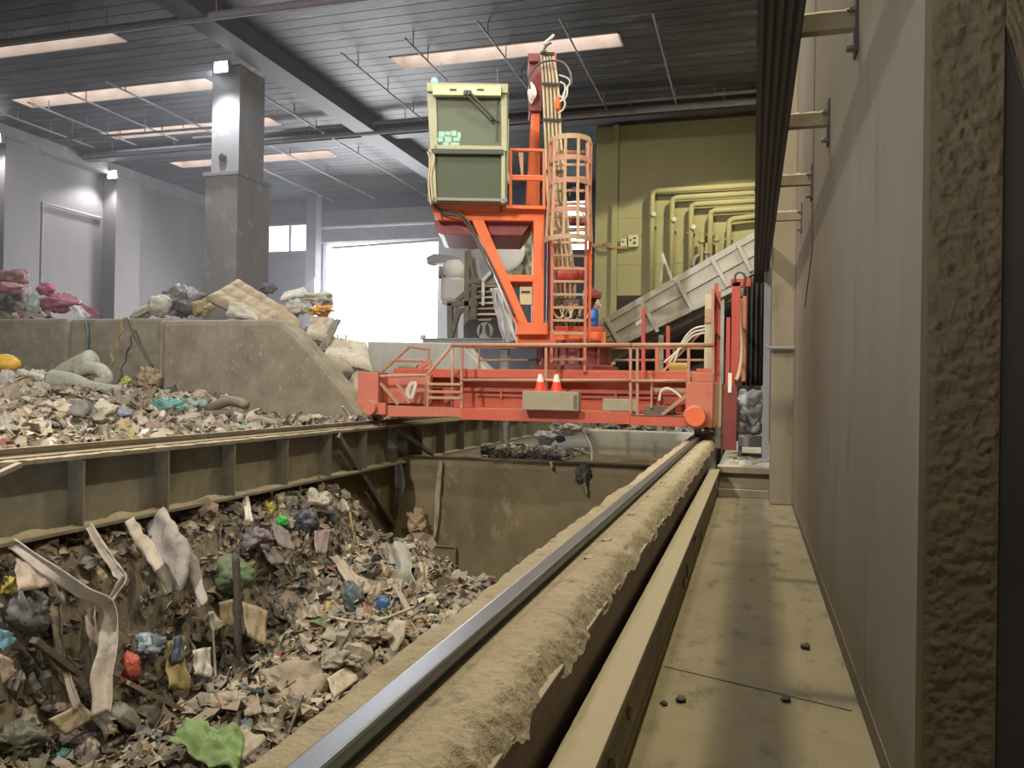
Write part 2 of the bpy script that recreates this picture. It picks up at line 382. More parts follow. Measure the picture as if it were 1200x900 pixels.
tag(MB().tube([(D0 - .3, 39.42, 10.14), (D1 - .25, 39.42, 10.14)], .1, 10).build('white_pipe', 'whitish', loc=(-19, 39.35, 10.2)), 'white pipe running along the lintel over the bright doorway', 'pipe')
tag(MB().tube([(D0 + .6, 39.9, 9.1), (D1, 39.9, 9.3)], .07, 8).build('door_roller', 'greysteel', loc=(-19, 39.9, 9)), 'thin roller bar under the lintel in the bright doorway', 'roller')
wd = struct(MB().box(-27.3, -23.4, 39.95, 40.1, 8.92, 9.02).box(-27.3, -23.4, 39.95, 40.1, 10.46, 10.56).build('window_1', 'lintel', loc=(-25, 40, 8.9)))
mm = MB()
for x in (-26.6, -25.0): MB().box(x - .05, x + .05, 39.95, 40.1, 9, 10.5).build('mullion', 'lintel', wd)
MB().box(-27.2, -23.5, 40.15, 40.2, 9, 10.5).build('pane', 'daypane', wd)
wd = struct(MB().box(w2a.x - .05, w2b.x + .05, 39.95, 40.1, w2b.z + .9, w2b.z + 1.1).build('window_2', 'lintel', loc=(w2a.x, 40, w2b.z)))
MB().box(w2a.x, w2b.x, 40.15, 40.2, w2b.z, w2a.z).build('pane', 'daypane', wd)
pd = MB(); pd.box(-23.05, -22.45, 38.4, 39.0, .3, CEIL); struct(pd.build('pillar_door', 'lintel', loc=(-22.8, 38.7, .3), bevel=.02))
pd = MB(); pd.box(-15.6, -14.0, 38.8, 40.0, .3, 11); struct(pd.build('pillar_door_right', 'whitish', loc=(-15, 39.4, .3), bevel=.02))
for i, (y0, y1) in enumerate(((25.2, 26.9), (31.1, 32.7))):
    struct(MB().box(-29.5, -28.75, y0, y1, .3, 11.25).build('pillar_left_%d' % (i + 1), 'hallwall', loc=(-29.2, y0, .3), bevel=.02))
struct(MB().box(-29.5, -28.9, 4, 40, 11.25, CEIL).build('beam_left', 'pillar', loc=(-29.2, 20, 11.2)))
pl = MB(); pl.box(-16.1, -14.95, 21, 22.7, .3, 7.95); pl.box(-16.16, -14.9, 20.94, 22.76, 7.86, 7.98)
pl.box(-15.98, -15.0, 21.1, 22.4, 7.98, 11.25)
for k in range(9): pl.box(-14.95, -14.93, 21.08, 21.14, .8 + k * .8, .86 + k * .8)
struct(pl.build('pillar_middle', 'pillar', loc=(-15.5, 21.8, .3), bevel=.02))
tag(MB().lathe([(0, 0), (.09, 0), (.13, .02), (.13, .06), (0, .06)], (-15.55, 21.03, 8.45), 16, 'y').build('socket_plate', 'black', loc=(-15.55, 21.05, 8.4)), 'round black socket low on the upper half of the grey column', 'socket')
tag(MB().tube([(-29.4, 27.6, 5.5), (-29.4, 27.6, 9.2), (-29.4, 30.9, 9.2)], .06, 8).build('conduit_pipe', 'pipe', loc=(-29.4, 29, 5)), 'thin grey conduit bent at a corner on the left hall wall', 'pipe')
# ceiling of planks, omitting the skylights
SKY = [(-11, -3.8, 23, 24), (-26.1, -17.7, 23, 24), (-30, -18.1, 19, 20), (-25.9, -17.9, 27, 28), (-26.2, -17.9, 31.5, 32.5)]
cm = MB()
for k in range(-6, 81):
    y0 = k * .5; y1 = y0 + .47; segs = [(-29.9, .95)]
    for a, b, c, d in SKY:
        if c - .01 <= y0 < d - .01:
            ns = []
            for s, e in segs:
                if b <= s or a >= e: ns.append((s, e)); continue
                if a > s: ns.append((s, a))
                if b < e: ns.append((b, e))
            segs = ns
    for s, e in segs: cm.box(s, e, y0, y1, CEIL, CEIL + .12)
bk = MB()
ys = [-3] + sorted({v for q in SKY for v in q[2:]}) + [40.5]
for y0, y1 in zip(ys, ys[1:]):
    segs = [(-29.9, .95)]
    for a, b, c, d in SKY:
        if c <= y0 < d:
            ns = []
            for s, e in segs:
                if b <= s or a >= e: ns.append((s, e)); continue
                if a > s: ns.append((s, a))
                if b < e: ns.append((b, e))
            segs = ns
    for s, e in segs: cm.box(s, e, y0, y1, CEIL + .121, CEIL + .3, 0)
struct(cm.build('ceiling', 'ceil', loc=(-15, 20, CEIL)))
for i, (a, b, c, d) in enumerate(SKY):
    w = MB(); t = .06
    w.box(a, b, c, c + t, CEIL - .02, CEIL + .8); w.box(a, b, d - t, d, CEIL - .02, CEIL + .8); w.box(a, a + t, c, d, CEIL - .02, CEIL + .8); w.box(b - t, b, c, d, CEIL - .02, CEIL + .8)
    o = struct(w.build('window_%d' % (i + 3), 'sky_frame', loc=((a + b) / 2, c, CEIL)))
    g = MB()
    for k in range(1, 6): g.box(a + (b - a) * k / 6 - .03, a + (b - a) * k / 6 + .03, c, d, CEIL + .5, CEIL + .58)
    g.build('glazing_bar', 'sky_frame', o)
    MB().box(a, b, c, d, CEIL + .7, CEIL + .74).build('pane', 'panelight', o)
# beams and pipes under the ceiling
struct(MB().box(-14.75, -13.95, -2, 40, 11.25, CEIL).build('beam_roof', 'beam_dark', loc=(-14.3, 20, 11.2)))
struct(MB().box(-29.5, .55, 29.2, 29.7, 11.45, CEIL).build('beam_roof_cross', 'beam_dark', loc=(-14, 29.4, 11.4)))
def cpipe(label, pts, r, hang=None, mt='pipe'):
    q = MB(); q.tube(pts, r, 8)
    p0 = V(pts[0])
    o = tag(q.build('ceiling_pipe', mt, loc=p0), label, 'pipe', None)
    a, b = V(pts[0]), V(pts[-1])
    for k in range(hang or 0):
        p = a.lerp(b, (k + .5) / hang); h = MB(); h.tube([p, (p.x, p.y, CEIL + .02)], .02, 5); h.build('hanger_rod', mt, o)
    return o
cpipe('long grey pipe running across under the ceiling beside the cross beam', [(-27.9, 28.2, 11.28), (.5, 28.2, 11.28)], .11, 9)
cpipe('slimmer pipe running across the ceiling just above the long grey pipe', [(-22, 27.9, 11.52), (.5, 27.9, 11.52)], .06, 6)
ya = at(0, 50, z=11.3).y
cpipe('dark pipe crossing the top left corner of the ceiling near the camera', [(-26, ya, 11.3), (-5, ya + .2, 11.3)], .11, 6)
cpipe('pale pipe beneath the skylight at the top left corner', [(-26, ya + .45, 11.5), (-17.9, ya + .45, 11.5)], .07, 4)
cpipe('thin pipe hung low on rods beside the grey column', [(-26.4, 25.3, 11.0), (-18, 25.5, 11.0)], .05, 5)
lines = [((765, 15), (792, 130), 'right of the hose mast, nearest the dark power rail'), ((655, 20), (715, 135), 'crossing the skylight behind the hose mast'),
         ((560, 25), (620, 105), 'crossing the middle of the skylight over the cab'), ((475, 45), (525, 95), 'at the left end of the skylight over the cab'), ((400, 62), (497, 143), 'just left of the cab roof'),
         ((0, 132), (110, 173), 'lowest at the left edge of the ceiling'), ((33, 120), (160, 170), 'second from the left edge of the ceiling'), ((75, 107), (210, 165), 'third from the left edge of the ceiling'),
         ((123, 95), (247, 155), 'ending behind the grey column'), ((290, 190), (390, 236), 'beyond the grey column toward the doorway'), ((315, 170), (440, 232), 'from the grey column toward the top of the doorway'), ((297, 105), (490, 230), 'from the top of the grey column toward the cab')]
for a, b, w in lines:
    p = at(*a, z=11.45); q = at(*b, z=11.45); q.x = p.x + (q.x - p.x) * .25
    cpipe('thin sprinkler pipe ' + w, [p, q], .028 if a[0] > 390 else .035, 3)
# floodlights
def flood(label, x, y, z, d=(0, -1, 0), s=1.):
    t = thing('floodlight', label, 'floodlight', (x, y, z)); d = V(d)
    sd = d.cross(V((0, 0, 1))).normalized()
    h = MB(); h.bar(V((x, y, z)) - d * .02, V((x, y, z)) + d * .16 + V((0, 0, -.02)), .42 * s, .3 * s); h.build('housing', 'lamphouse', t, bevel=.015)
    l = MB(); l.bar(V((x, y, z)) + d * .16 + V((0, 0, -.02)), V((x, y, z)) + d * .18 + V((0, 0, -.02)), .38 * s, .26 * s); l.build('lens', 'lampon', t)
    b = MB(); b.bar(V((x, y, z)) - d * .14, V((x, y, z)), .06, .06); b.build('bracket', 'lamphouse', t)
    return t
flood('lit floodlight at the top of the grey middle column', -15.45, 20.95, 11.1, (0, -1, 0), 1.15)
flood('lit floodlight on the nearer column of the left hall wall', -28.9, 25.06, 11.15, (0, -1, 0), 1.25)
flood('lit floodlight on the farther column of the left hall wall', -28.7, 30.95, 11.2, (0, -1, 0), 1.25)

# ------------------------------------------------------------------ right runway beam
RY0, RY1 = -.5, 18.3
t = thing('runway_beam', 'dust-caked crane runway beam with polished rail beside the walkway', 'beam', (-.87, 8, -.6))
bb = MB(); bb.box(-1.14, -.6, RY0, RY1, .60, .66); bb.box(-.72, -.64, RY0, RY1, -.55, .60); bb.box(-1.1, -1.02, RY0, RY1, -.55, .60); bb.box(-1.14, -.6, RY0, RY1, -.62, -.55)
bb.build('beam_body', 'beamside', t, bevel=.006)
def sm_(a, b, x): t = max(0, min(1, (x - a) / (b - a))); return t * t * (3 - 2 * t)
def crust_r(u, v):
    y = .6 + 16.4 * u ** 1.7; e = .03 * noise.noise(V((1, y * 2.6, 0))) + .018 * noise.noise(V((4, y * 9, 0))) + .008 * noise.noise(V((4, y * 25, 0)))
    x = -.868 + (.273 + e) * v
    zz = .735 + .03 * math.sin(math.pi * min(1, v * 1.05)) ** .7 * (.5 + .5 * noise.noise(V((x * 4, y * 1.7, 2)))) + .012 * noise.noise(V((x * 9, y * 6, 5))) + .006 * noise.noise(V((x * 22, y * 18, 5)))
    zz += (.016 * noise.noise(V((x * 38, y * 30, 5))) + .02 * min(0, noise.noise(V((x * 13, y * 11, 8))))) * sm_(.45, .8, v)
    if v > .72: zz -= .09 * ((v - .72) / .28) ** 1.8 * (1 + .6 * noise.noise(V((7, y * 5, 0))))
    if v < .34: zz = .728 + (zz - .728) * sm_(.1, .34, v)
    return (x, y, zz)
MB().grid(crust_r, 800, 30).build('dust_crust', 'crust', t, smooth=True)
def crust_l(u, v):
    y = .6 + 16.4 * u ** 1.7; e = .035 * noise.noise(V((9, y * 2.2, 0))) + .02 * noise.noise(V((14, y * 7, 0))) + .01 * noise.noise(V((14, y * 21, 0)))
    x = -.905 - (.24 + e) * v
    zz = .728 + .02 * noise.noise(V((x * 5, y * 2.5, 2))) * min(1, v * 3) + .008 * noise.noise(V((x * 14, y * 12, 5)))
    if v > .75: zz -= .08 * ((v - .75) / .25) ** 1.6
    return (x, y, zz)
MB().grid(crust_l, 600, 14).build('dust_crust', 'crust', t, smooth=True)
rp = [(-.985, .69), (-.985, .705), (-.905, .725), (-.902, .755), (-.93, .765), (-.932, .79), (-.922, .80), (-.858, .80), (-.848, .79), (-.85, .765), (-.878, .755), (-.875, .725), (-.795, .705), (-.795, .69)]
rb = MB(); rb.prism(rp, RY0, RY1); rail = rb.build('rail', 'steel', t, bevel=.003, label='polished steel rail')
cl = MB().box(-.80, -.755, 4.0, 4.09, .715, .752).build('rail_clip', 'darksteel', t, bevel=.006)
for k in range(1, 22):
    c = cl.copy(); C.objects.link(c); c.parent = t; c.location.y = cl.location.y + k * .5
# guard along the walkway
t = thing('cable_guard', 'low dusty steel guard channel along the walkway edge', 'guard rail', (-.53, 6, 0))
g = MB(); g.box(-.60, -.455, -.5, 12.6, .365, .41); g.box(-.56, -.50, -.5, 12.6, .05, .365); g.box(-.6, -.492, -.5, 12.6, 0, .05)
g.build('channel', 'guard', t, bevel=.006)
for k in range(9):
    y = 2.2 + k * .8 + R.uniform(-.3, .3); g = MB(); g.blob((-.485, y, R.uniform(.08, .34)), (.02, R.uniform(.015, .03), R.uniform(.03, .07)), .5, k, nu=8, nv=6)
    g.build('dust_clump', 'crust', t, smooth=True)
# left runway girder
LX = -6.95
t = thing('runway_girder', 'grimy steel crane runway girder with stiffeners over the left of the pit', 'girder', (LX, 10, 0.02), None)
gb = MB(); gb.box(LX - .25, LX + .25, -1, 29, .77, .81); gb.box(LX - .03, LX + .03, -1, 29, .06, .77); gb.box(LX - .25, LX + .25, -1, 29, .02, .06)
gb.build('girder_body', 'girder', t, bevel=.005)
s = MB().box(LX + .03, LX + .235, 1.72, 1.745, .06, .77).build('stiffener', 'girder', t)
k = 0
for y in [3.0, 4.3, 5.6, 6.889, 8.18, 9.48, 10.79, 12.1, 13.4, 14.7, 16.0, 17.3, 18.6, 19.9, 21.2, 22.5, 23.8, 25.1]:
    c = s.copy(); C.objects.link(c); c.parent = t; c.location.y = s.location.y + y - 1.732
rb = MB(); rb.prism([(LX - .07, .81), (LX - .07, .83), (LX - .02, .85), (LX - .035, .88), (LX - .035, .92), (LX + .035, .92), (LX + .035, .88), (LX + .02, .85), (LX + .07, .83), (LX + .07, .81)], -1, 29)
rb.build('rail', 'darksteel', t)
dm = MB(); dm.grid(lambda u, v: (LX + .08 + .17 * v, -1 + 16 * u, .815 + .02 * max(0, noise.noise(V((u * 60, v * 2, 0)))) + .01 * noise.noise(V((u * 190, v * 5, 0)))), 300, 5)
dm.grid(lambda u, v: (LX + .04 + .2 * v, -1 + 16 * u, .062 + .06 * max(0, noise.noise(V((u * 40, v * 2, 4))) + .1) * (1 - v) + .012 * noise.noise(V((u * 170, v * 5, 0)))), 300, 6)
dm.build('dust_crust', 'crust', t, smooth=True)
br = MB(); br.bar((LX + .22, 12.3, .74), (LX + .05, 15.0, -1.25), .12, .1); br.build('brace', 'darksteel', t, bevel=.006)
br = MB(); br.bar((LX + .22, 14.6, .74), (LX + .22, 16.6, .1), .1, .08); br.build('brace', 'darksteel', t, bevel=.006)
br = MB(); br.bar((LX + .24, 5.35, .55), (LX + .3, 6.05, .79), .08, .05); br.build('brace', 'girder', t, bevel=.006)
pm = MB(); pm.bar((LX + .1, 17.5, .02), (LX + .5, 16.3, -.0), .1, .1); pm.build('brace', 'darksteel', t)

# ------------------------------------------------------------------ overhead power rail on brackets
t = thing('power_rail', 'black overhead conductor rail of parallel bars running along the right wall', 'conductor rail', (.11, 9, 3.6))
for k in range(5):
    x = .018 + k * .048
    q = MB(); q.box(x - .0235, x + .0235, 2.4, 15.6, 3.59, 3.66); q.box(x - .012, x + .012, 2.4, 15.6, 3.565, 3.59); q.build('conductor_bar', 'black', t)
for y in (3.6, 5.05, 6.83, 8.74, 10.51, 12.3, 14):
    q = MB(); q.box(-.01, .24, y - .03, y + .03, 3.66, 3.70); q.build('hanger', 'black', t)
lab = ['nearest to the camera', 'second from the camera', 'third from the camera', 'farthest one']
for k, y in enumerate((5.05, 6.83, 8.74, 10.51)):
    b = thing('wall_bracket', 'dust-topped steel bracket carrying the black power rail, ' + lab[k], 'bracket', (.55, y, 3.75), 'brackets of the power rail')
    q = MB(); q.box(.02, .55, y - .04, y + .04, 3.70, 3.72); q.box(.02, .55, y - .04, y - .028, 3.72, 3.80); q.box(.02, .55, y + .028, y + .04, 3.72, 3.80)
    q.build('arm', 'guard', b)
    q = MB(); q.grid(lambda u, v: (.02 + .53 * u, y - .04 + .08 * v, 3.80 + .03 * math.sin(math.pi * v) * (.6 + noise.noise(V((u * 9, v * 4, k))))), 20, 6); q.build('dust_layer', 'crust', b, smooth=True)
    q = MB(); q.box(.535, .55, y - .07, y + .07, 3.55, 3.9); q.build('wall_plate', 'beam_dark', b, bevel=.004)
    q = MB()
    for dz in (-.12, .1): q.tube([(.535, y - .03, 3.7 + dz), (.49, y - .03, 3.7 + dz)], .018, 6); q.box(.5, .55, y - .06, y, 3.69 + dz, 3.71 + dz)
    q.build('bolt', 'darksteel', b)
q = MB(); a = at(872, 330, y=16); b2 = at(897, 452, y=16)
def curt(u, v): return (a.x + (b2.x - a.x) * u, 16 + .05 * math.sin(u * 30) + .02 * noise.noise(V((u * 5, v * 4, 0))), b2.z + (3.75 - b2.z) * v)
q.grid(curt, 40, 12)
tag(q.build('rubber_curtain', 'black', loc=(a.x, 16, b2.z), solid=.02, smooth=True), 'black rubber curtain hanging at the far end of the walkway', 'curtain')

# the shell behind the camera
struct(bx('wall_front', 'wall_r', -29.9, 2.2, -3.4, -3.0, -.6, CEIL, loc=(-14, -3.2, -.6)))
struct(bx('wall_right_near', 'rough', 1.75, 2.2, -3.0, 4.0, -.6, CEIL, loc=(2, 0, -.6)))
struct(MB().box(-.62, 1.75, -3, -1.5, -.2, 0).box(.56, 1.75, -1.5, 2.95, -.2, 0).build('floor_near', 'floor', loc=(.6, -2, -.2)))
struct(MB().box(.55, 1.75, 2.95, 4.0, 6, CEIL).box(.95, 1.75, -3.0, 4.0, CEIL, CEIL + .3).build('wall_right_upper', 'rough', loc=(1, 3.4, 6)))

struct(MB().box(xe, .96, 2.97, 7.5, -.6, 3.3).box(xe, 1.75, 7.4, 7.5, -.6, 3.3).box(1.7, 1.78, 4.0, 7.5, -.6, 3.3).box(xe, 1.75, 3.96, 7.5, 3.0, 3.3).box(xe, 1.75, 2.96, 7.5, -.2, 0).build('wall_right_shadow_recess', 'beam_dark', loc=(1.4, 5, -.6)))  # made-up dark recess standing in for a cast shadow beside the pier

struct(MB().bar((-.47, 4.75, .001), (.5, 4.4, .001), .012, .004).build('trim_5', 'beam_dark', loc=(0, 4.6, 0)))
for (px, py, r, l) in ((732, 826, .018, 'small dark dirt clod on the walkway near the guard, just past the floor joint'), (752, 822, .026, 'bigger dark dirt clod on the walkway beside a smaller one'), (921, 822, .026, 'brown dirt clod lying on the right half of the walkway'), (944, 760, .03, 'flat dark dirt clod on the walkway closest to the wall')):
    p = at(px + (46 if px < 800 else 0), py, z=0); tag(MB().blob((p.x, p.y, r * .5), (r, r * 1.3, r * .6), .4, px, nu=12, nv=8).build('dirt_clod', 'beam_dark', loc=(p.x, p.y, 0), smooth=True), l, 'dirt clod')
# ================================================================== CRANE
CY = 14.0
def P(px, py, y=CY):
    if not ROT: return at(px, py, y=y)
    piv = V(ROT[1]); rm = Matrix.Rotation(-ROT[0], 3, 'Z')      # the slewed upper part is laid out in its own frame
    e = piv + rm @ (EYE - piv); d = rm @ ray(px, py)
    return e + d * ((y - e.y) / d.y)
def pb(mb, x0, y0, x1, y1, ya, yb, mi=0):
    a = P(x0, y1, ya); b = P(x1, y0, ya); return mb.box(a.x, b.x, ya, yb, a.z, b.z, mi)
def pp(mb, pts, ya, yb, mi=0):
    return mb.prism([(P(x, y, ya).x, P(x, y, ya).z) for x, y in pts], ya, yb, mi)
def smoothpath(pts, n=6):
    pts = [V(p) for p in pts]; out = []
    for i in range(len(pts) - 1):
        p0, p1, p2, p3 = pts[max(i - 1, 0)], pts[i], pts[i + 1], pts[min(i + 2, len(pts) - 1)]
        for k in range(n):
            t = k / n
            out.append(.5 * ((2 * p1) + (p2 - p0) * t + (2 * p0 - 5 * p1 + 4 * p2 - p3) * t * t + (3 * p1 - p0 - 3 * p2 + p3) * t ** 3))
    return out + [pts[-1]]
crane = thing('bridge_crane', 'orange-red travelling bridge crane with cab and hose mast spanning the pit', 'crane', (-3.9, 14.9, .95))
def part(mb, name, mt, parent=None, **k): return mb.build(name, mt, parent or crane, **k)
GX0, GX1 = -6.75, -.9
g = MB(); g.box(GX0, GX1, 14.55, 15.75, 1.86, 1.93); g.box(GX0, GX1, 14.55, 14.58, 1.76, 1.86); g.box(GX0, GX1, 14.85, 15.45, 1.2, 1.86); g.box(GX0, GX1, 14.5, 15.75, 1.14, 1.2)
g.box(GX0, GX1, 14.80, 14.86, 1.5, 1.56)
part(g, 'bridge_girder', 'redorange', bevel=.006)
g = MB()
for z in (1.52, 1.44): g.tube([(-5.1, 14.78, z), (-1.6, 14.78, z)], .014, 6)
for x in (-4.6, -3.2, -2.4): g.box(x - .02, x + .02, 14.76, 14.86, 1.4, 1.56)
part(g, 'conduit', 'dustyred')
# walkway
g = MB(); g.box(P(541, 480).x, P(806, 480).x, 13.98, 14.5, 1.13, 1.16)
for k in range(20): x = -5.0 + k * .21; g.box(x, x + .02, 13.98, 14.5, 1.09, 1.13)
part(g, 'walkway', 'dustyred')
g = MB(); a = P(541, 477); b = P(739, 499); g.box(a.x, b.x, 13.95, 13.98, .99, 1.2); part(g, 'toe_board', 'redorange', bevel=.004)
g = MB(); a = P(740, 486); b = P(806, 500); g.box(a.x, b.x, 13.88, 13.96, b.z, a.z); g.box(a.x, b.x, 13.88, 14.1, a.z - .02, a.z); part(g, 'toe_board', 'redorange', bevel=.004)
g = MB(); a = P(541, 477); g.prism([(P(541, 477).x, 1.2), (P(446, 474).x, 1.22), (P(446, 488).x, 1.0), (P(541, 487).x, 1.04)], 13.95, 13.99); part(g, 'toe_board', 'dustyred', bevel=.004)
def post(px, y0, y1, y=CY, w=.05, mt='rail', px1=None):
    g = MB(); p = P(px1 or px, y1, y); q = P(px, y0, y); g.bar(p, q, w, w); return part(g, 'handrail_post', mt, bevel=.006)
for px, y0, y1 in ((541, 404, 484), (640, 404, 486), (739, 404, 499), (747, 405, 492), (807, 405, 450), (835.5, 338, 450)): post(px, y0, y1)
for (x0, y0, x1, y1, y) in ((529, 404.5, 741, 404.5, 13.98), (739, 404.5, 836, 404.5, 13.98), (541, 445.5, 740, 446, 13.98), (740, 446.5, 806, 446.5, 13.98)):
    g = MB(); g.tube([P(x0, y0, y), P(x1, y1, y)], .038 if y0 < 410 else .028, 8); part(g, 'handrail', 'rail', smooth=True)
g = MB(); g.tube([P(530, 404.5), P(500, 440), P(499, 486)], .034, 8); part(g, 'handrail', 'rail', smooth=True)
g = MB(); g.tube([P(530, 405), P(530, 480)], .03, 8); part(g, 'handrail_post', 'rail', smooth=True)
# far handrail
g = MB(); g.tube([P(560, 422, 16), P(833, 422, 16)], .024, 6); g.tube([P(545, 407, 16), P(833, 408, 16)], .028, 6); part(g, 'handrail', 'rail')
for px in (562, 630, 710, 790):
    g = MB(); g.tube([P(px, 407, 16), (P(px, 407, 16).x, 16, 1.9)], .024, 6); part(g, 'handrail_post', 'rail')
g = MB(); g.box(-6.2, -1.0, 15.75, 16.1, 1.78, 1.82); part(g, 'rear_walkway', 'dustyred')
for px, y0, y1 in ((754, 360, 440), (783, 382, 432), (770, 406, 440)):
    g = MB(); g.bar(P(px, y1, 15.7), P(px, y0, 15.7), .07, .07); part(g, 'upright', 'dustyred' if px == 770 else 'red', bevel=.006)
# left step ladder and end frame
g = MB(); g.bar(P(503, 440), P(500, 487), .06, .05)
part(g, 'step_frame', 'rail')
for y in (450, 459, 466):
    g = MB(); g.bar(P(503, y), P(541, y + .5), .05, .12, up=(0, 1, 0)); part(g, 'step_rung', 'cagem' if y != 459 else 'rail', bevel=.005)
e = MB(); e.box(P(422, 440).x, P(446, 440).x, 13.9, 17.6, 1.17, 1.84); e.box(P(440, 440).x, P(498, 440).x, 14.3, 14.4, 1.24, 1.82)
ec = part(e, 'end_carriage', 'dustyred', bevel=.015)
c = P(433, 478, 13.8); b = MB(); b.lathe([(0, 0), (.13, 0), (.14, .03), (.14, .14), (0, .14)], (c.x, 13.76, c.z), 20, 'y'); b.build('buffer', 'dustyred', ec, smooth=False)
b = MB(); b.box(c.x - .1, c.x + .3, 13.86, 13.9, c.z - .12, c.z + .1); b.build('buffer_plate', 'dustyred', ec, bevel=.006)
for y in (14.3, 17.0):
    b = MB(); b.lathe([(0, -.06), (.16, -.06), (.18, -.05), (.18, -.035), (.15, -.03), (.15, .05), (0, .05)], (LX, y, 1.07), 20, 'x'); b.build('wheel', 'darksteel', ec)
g = MB(); g.bar(P(446, 449), P(467, 474), .05, .05); part(g, 'diagonal_strut', 'rail')
g = MB(); g.bar(P(465, 449), P(481, 472), .05, .05); part(g, 'diagonal_strut', 'rail')
g = MB(); g.tube([P(444, 441), P(500, 440)], .03, 6); part(g, 'handrail', 'rail')
g = MB()
for k in range(4): g.tube(smoothpath([P(477 + k, 471), P(476 + k * 1.3, 458), P(481 + k * 1.5, 448), P(485 + k, 452), P(480 + k, 468)]), .012, 6)
part(g, 'coiled_cable', 'cable', smooth=True)
for pts in (((446, 437), (480, 406), (502, 409), (502, 437)), ((446, 437), (460, 422), (504, 423), (504, 437))):
    g = MB()
    for k in range(len(pts) - 1): g.tube([P(*pts[k], 15), P(*pts[k + 1], 15)], .032, 8)
    part(g, 'guard_hoop', 'rail')
b = MB(); c = P(479, 433, 15); b.lathe([(0, -.2), (.1, -.2), (.12, 0), (.1, .2), (0, .2)], c, 14, 'x'); b.box(c.x - .1, c.x + .4, 14.9, 15.1, c.z - .14, c.z - .08); part(b, 'drive_motor', 'darksteel')
g = MB(); g.bar(P(487, 434, 15), P(503, 424, 15), .08, .08); part(g, 'motor_strut', 'dustyred')
# right end carriage
e = MB(); a = P(803, 500, 13.95); b2 = P(836, 448, 13.95); e.box(a.x, b2.x, 13.95, 17.6, a.z, b2.z); e.box(a.x + .1, b2.x, 13.95, 14.8, b2.z, b2.z + .16)
ec = part(e, 'end_carriage', 'dustyred', bevel=.012)
c = P(815, 488, 13.8); b = MB(); b.lathe([(0, 0), (.16, 0), (.18, .03), (.18, .2), (0, .2)], (c.x, 13.72, c.z), 24, 'y'); b.build('buffer', 'orange', ec)
b = MB(); b.lathe([(.19, 0), (.21, 0), (.21, .06), (.19, .06)], (c.x, 13.9, c.z), 24, 'y'); b.build('buffer_ring', 'rail', ec)
for y in (14.3, 17.0):
    b = MB(); b.lathe([(0, -.06), (.13, -.06), (.15, -.05), (.15, -.035), (.125, -.03), (.125, .05), (0, .05)], (-.89, y, .93), 20, 'x'); b.build('wheel', 'darksteel', ec)
b = MB(); b.box(-.6, -.5, 14.1, 14.6, .62, 1.0); b.tube([(-.62, 14.2, .75), (-.42, 14.2, .9)], .05, 8); b.build('guide_roller_bracket', 'darksteel', ec, bevel=.01)
b = MB(); b.box(P(836, 450, 14).x, -.5, 14.15, 17, .96, 1.72); b.build('cover_plate', 'cagem', ec, bevel=.01)
g = MB(); pb(g, 803, 441, 835, 450, 14.1, 14.7); pb(g, 816, 432, 836, 442, 14.1, 14.7); part(g, 'control_block', 'redorange', bevel=.01)
g = MB(); g.bar(P(776, 486), P(806, 462), .09, .06); part(g, 'diagonal_strut', 'rail')
for k in range(2):
    g = MB(); g.tube(smoothpath([P(773 - k, 470), P(775, 459 - k), P(783, 456 - k), P(793, 461), P(800, 468)]), .02, 6); part(g, 'cable_loop', 'cable', smooth=True)
g = MB(); pb(g, 755, 476, 790, 486, 14.1, 14.3); part(g, 'motor_box', 'darksteel', bevel=.01)
g = MB(); pb(g, 762, 455, 806, 459, 14.1, 14.4); part(g, 'step_rung', 'cagem')
g = MB(); pb(g, 762, 442, 765, 478, 14.05, 14.1); part(g, 'step_frame', 'rail')
# tow arm at the right end: plate, mast, ladder
g = MB(); pb(g, 847, 452, 864, 527, 14.0, 14.05); part(g, 'tow_plate', 'maroon', bevel=.006)
g = MB(); pb(g, 856, 330, 868, 452, 14.2, 14.34); pb(g, 856, 326, 880, 336, 14.2, 14.34); part(g, 'tow_mast', 'red', bevel=.008)
g = MB(); pb(g, 850, 372, 856, 452, 14.3, 14.4); part(g, 'tow_mast', 'red', bevel=.006)
g = MB(); pb(g, 869, 347, 875, 447, 15.2, 15.3); part(g, 'tow_mast', 'dustyred', bevel=.006)
g = MB(); g.tube(smoothpath([P(868, 350, 14.3), P(867, 380, 14.25), P(869, 410, 14.25), P(866, 438, 14.2), P(862, 446, 14.15)]), .035, 8); part(g, 'tow_cable', 'hose', smooth=True)
g = MB(); g.tube(smoothpath([P(861, 332, 14.2), P(862, 322, 14.2), P(868, 319, 14.2), P(873, 324, 14.2), P(872, 334, 14.2)]), .02, 8); part(g, 'tow_cable', 'blackhose', smooth=True)
g = MB(); pb(g, 853, 437, 857.5, 460, 13.97, 13.99); part(g, 'marker_strip', 'conewhite')
for z0, z1 in (((836, 342), (851, 373)), ((836, 385), (851, 405))):
    g = MB(); p = P(*z0, 14.05); q = V((p.x, 16.6, P(*z0, 14.05).z)); g.tube([p, q], .03, 8); part(g, 'handrail', 'rail')
for y in (15.2, 16.5): g = MB(); x = P(836, 340, 14.05).x; g.bar((x, y, 1.1), (x, y, 3.55), .06, .06); part(g, 'handrail_post', 'red')
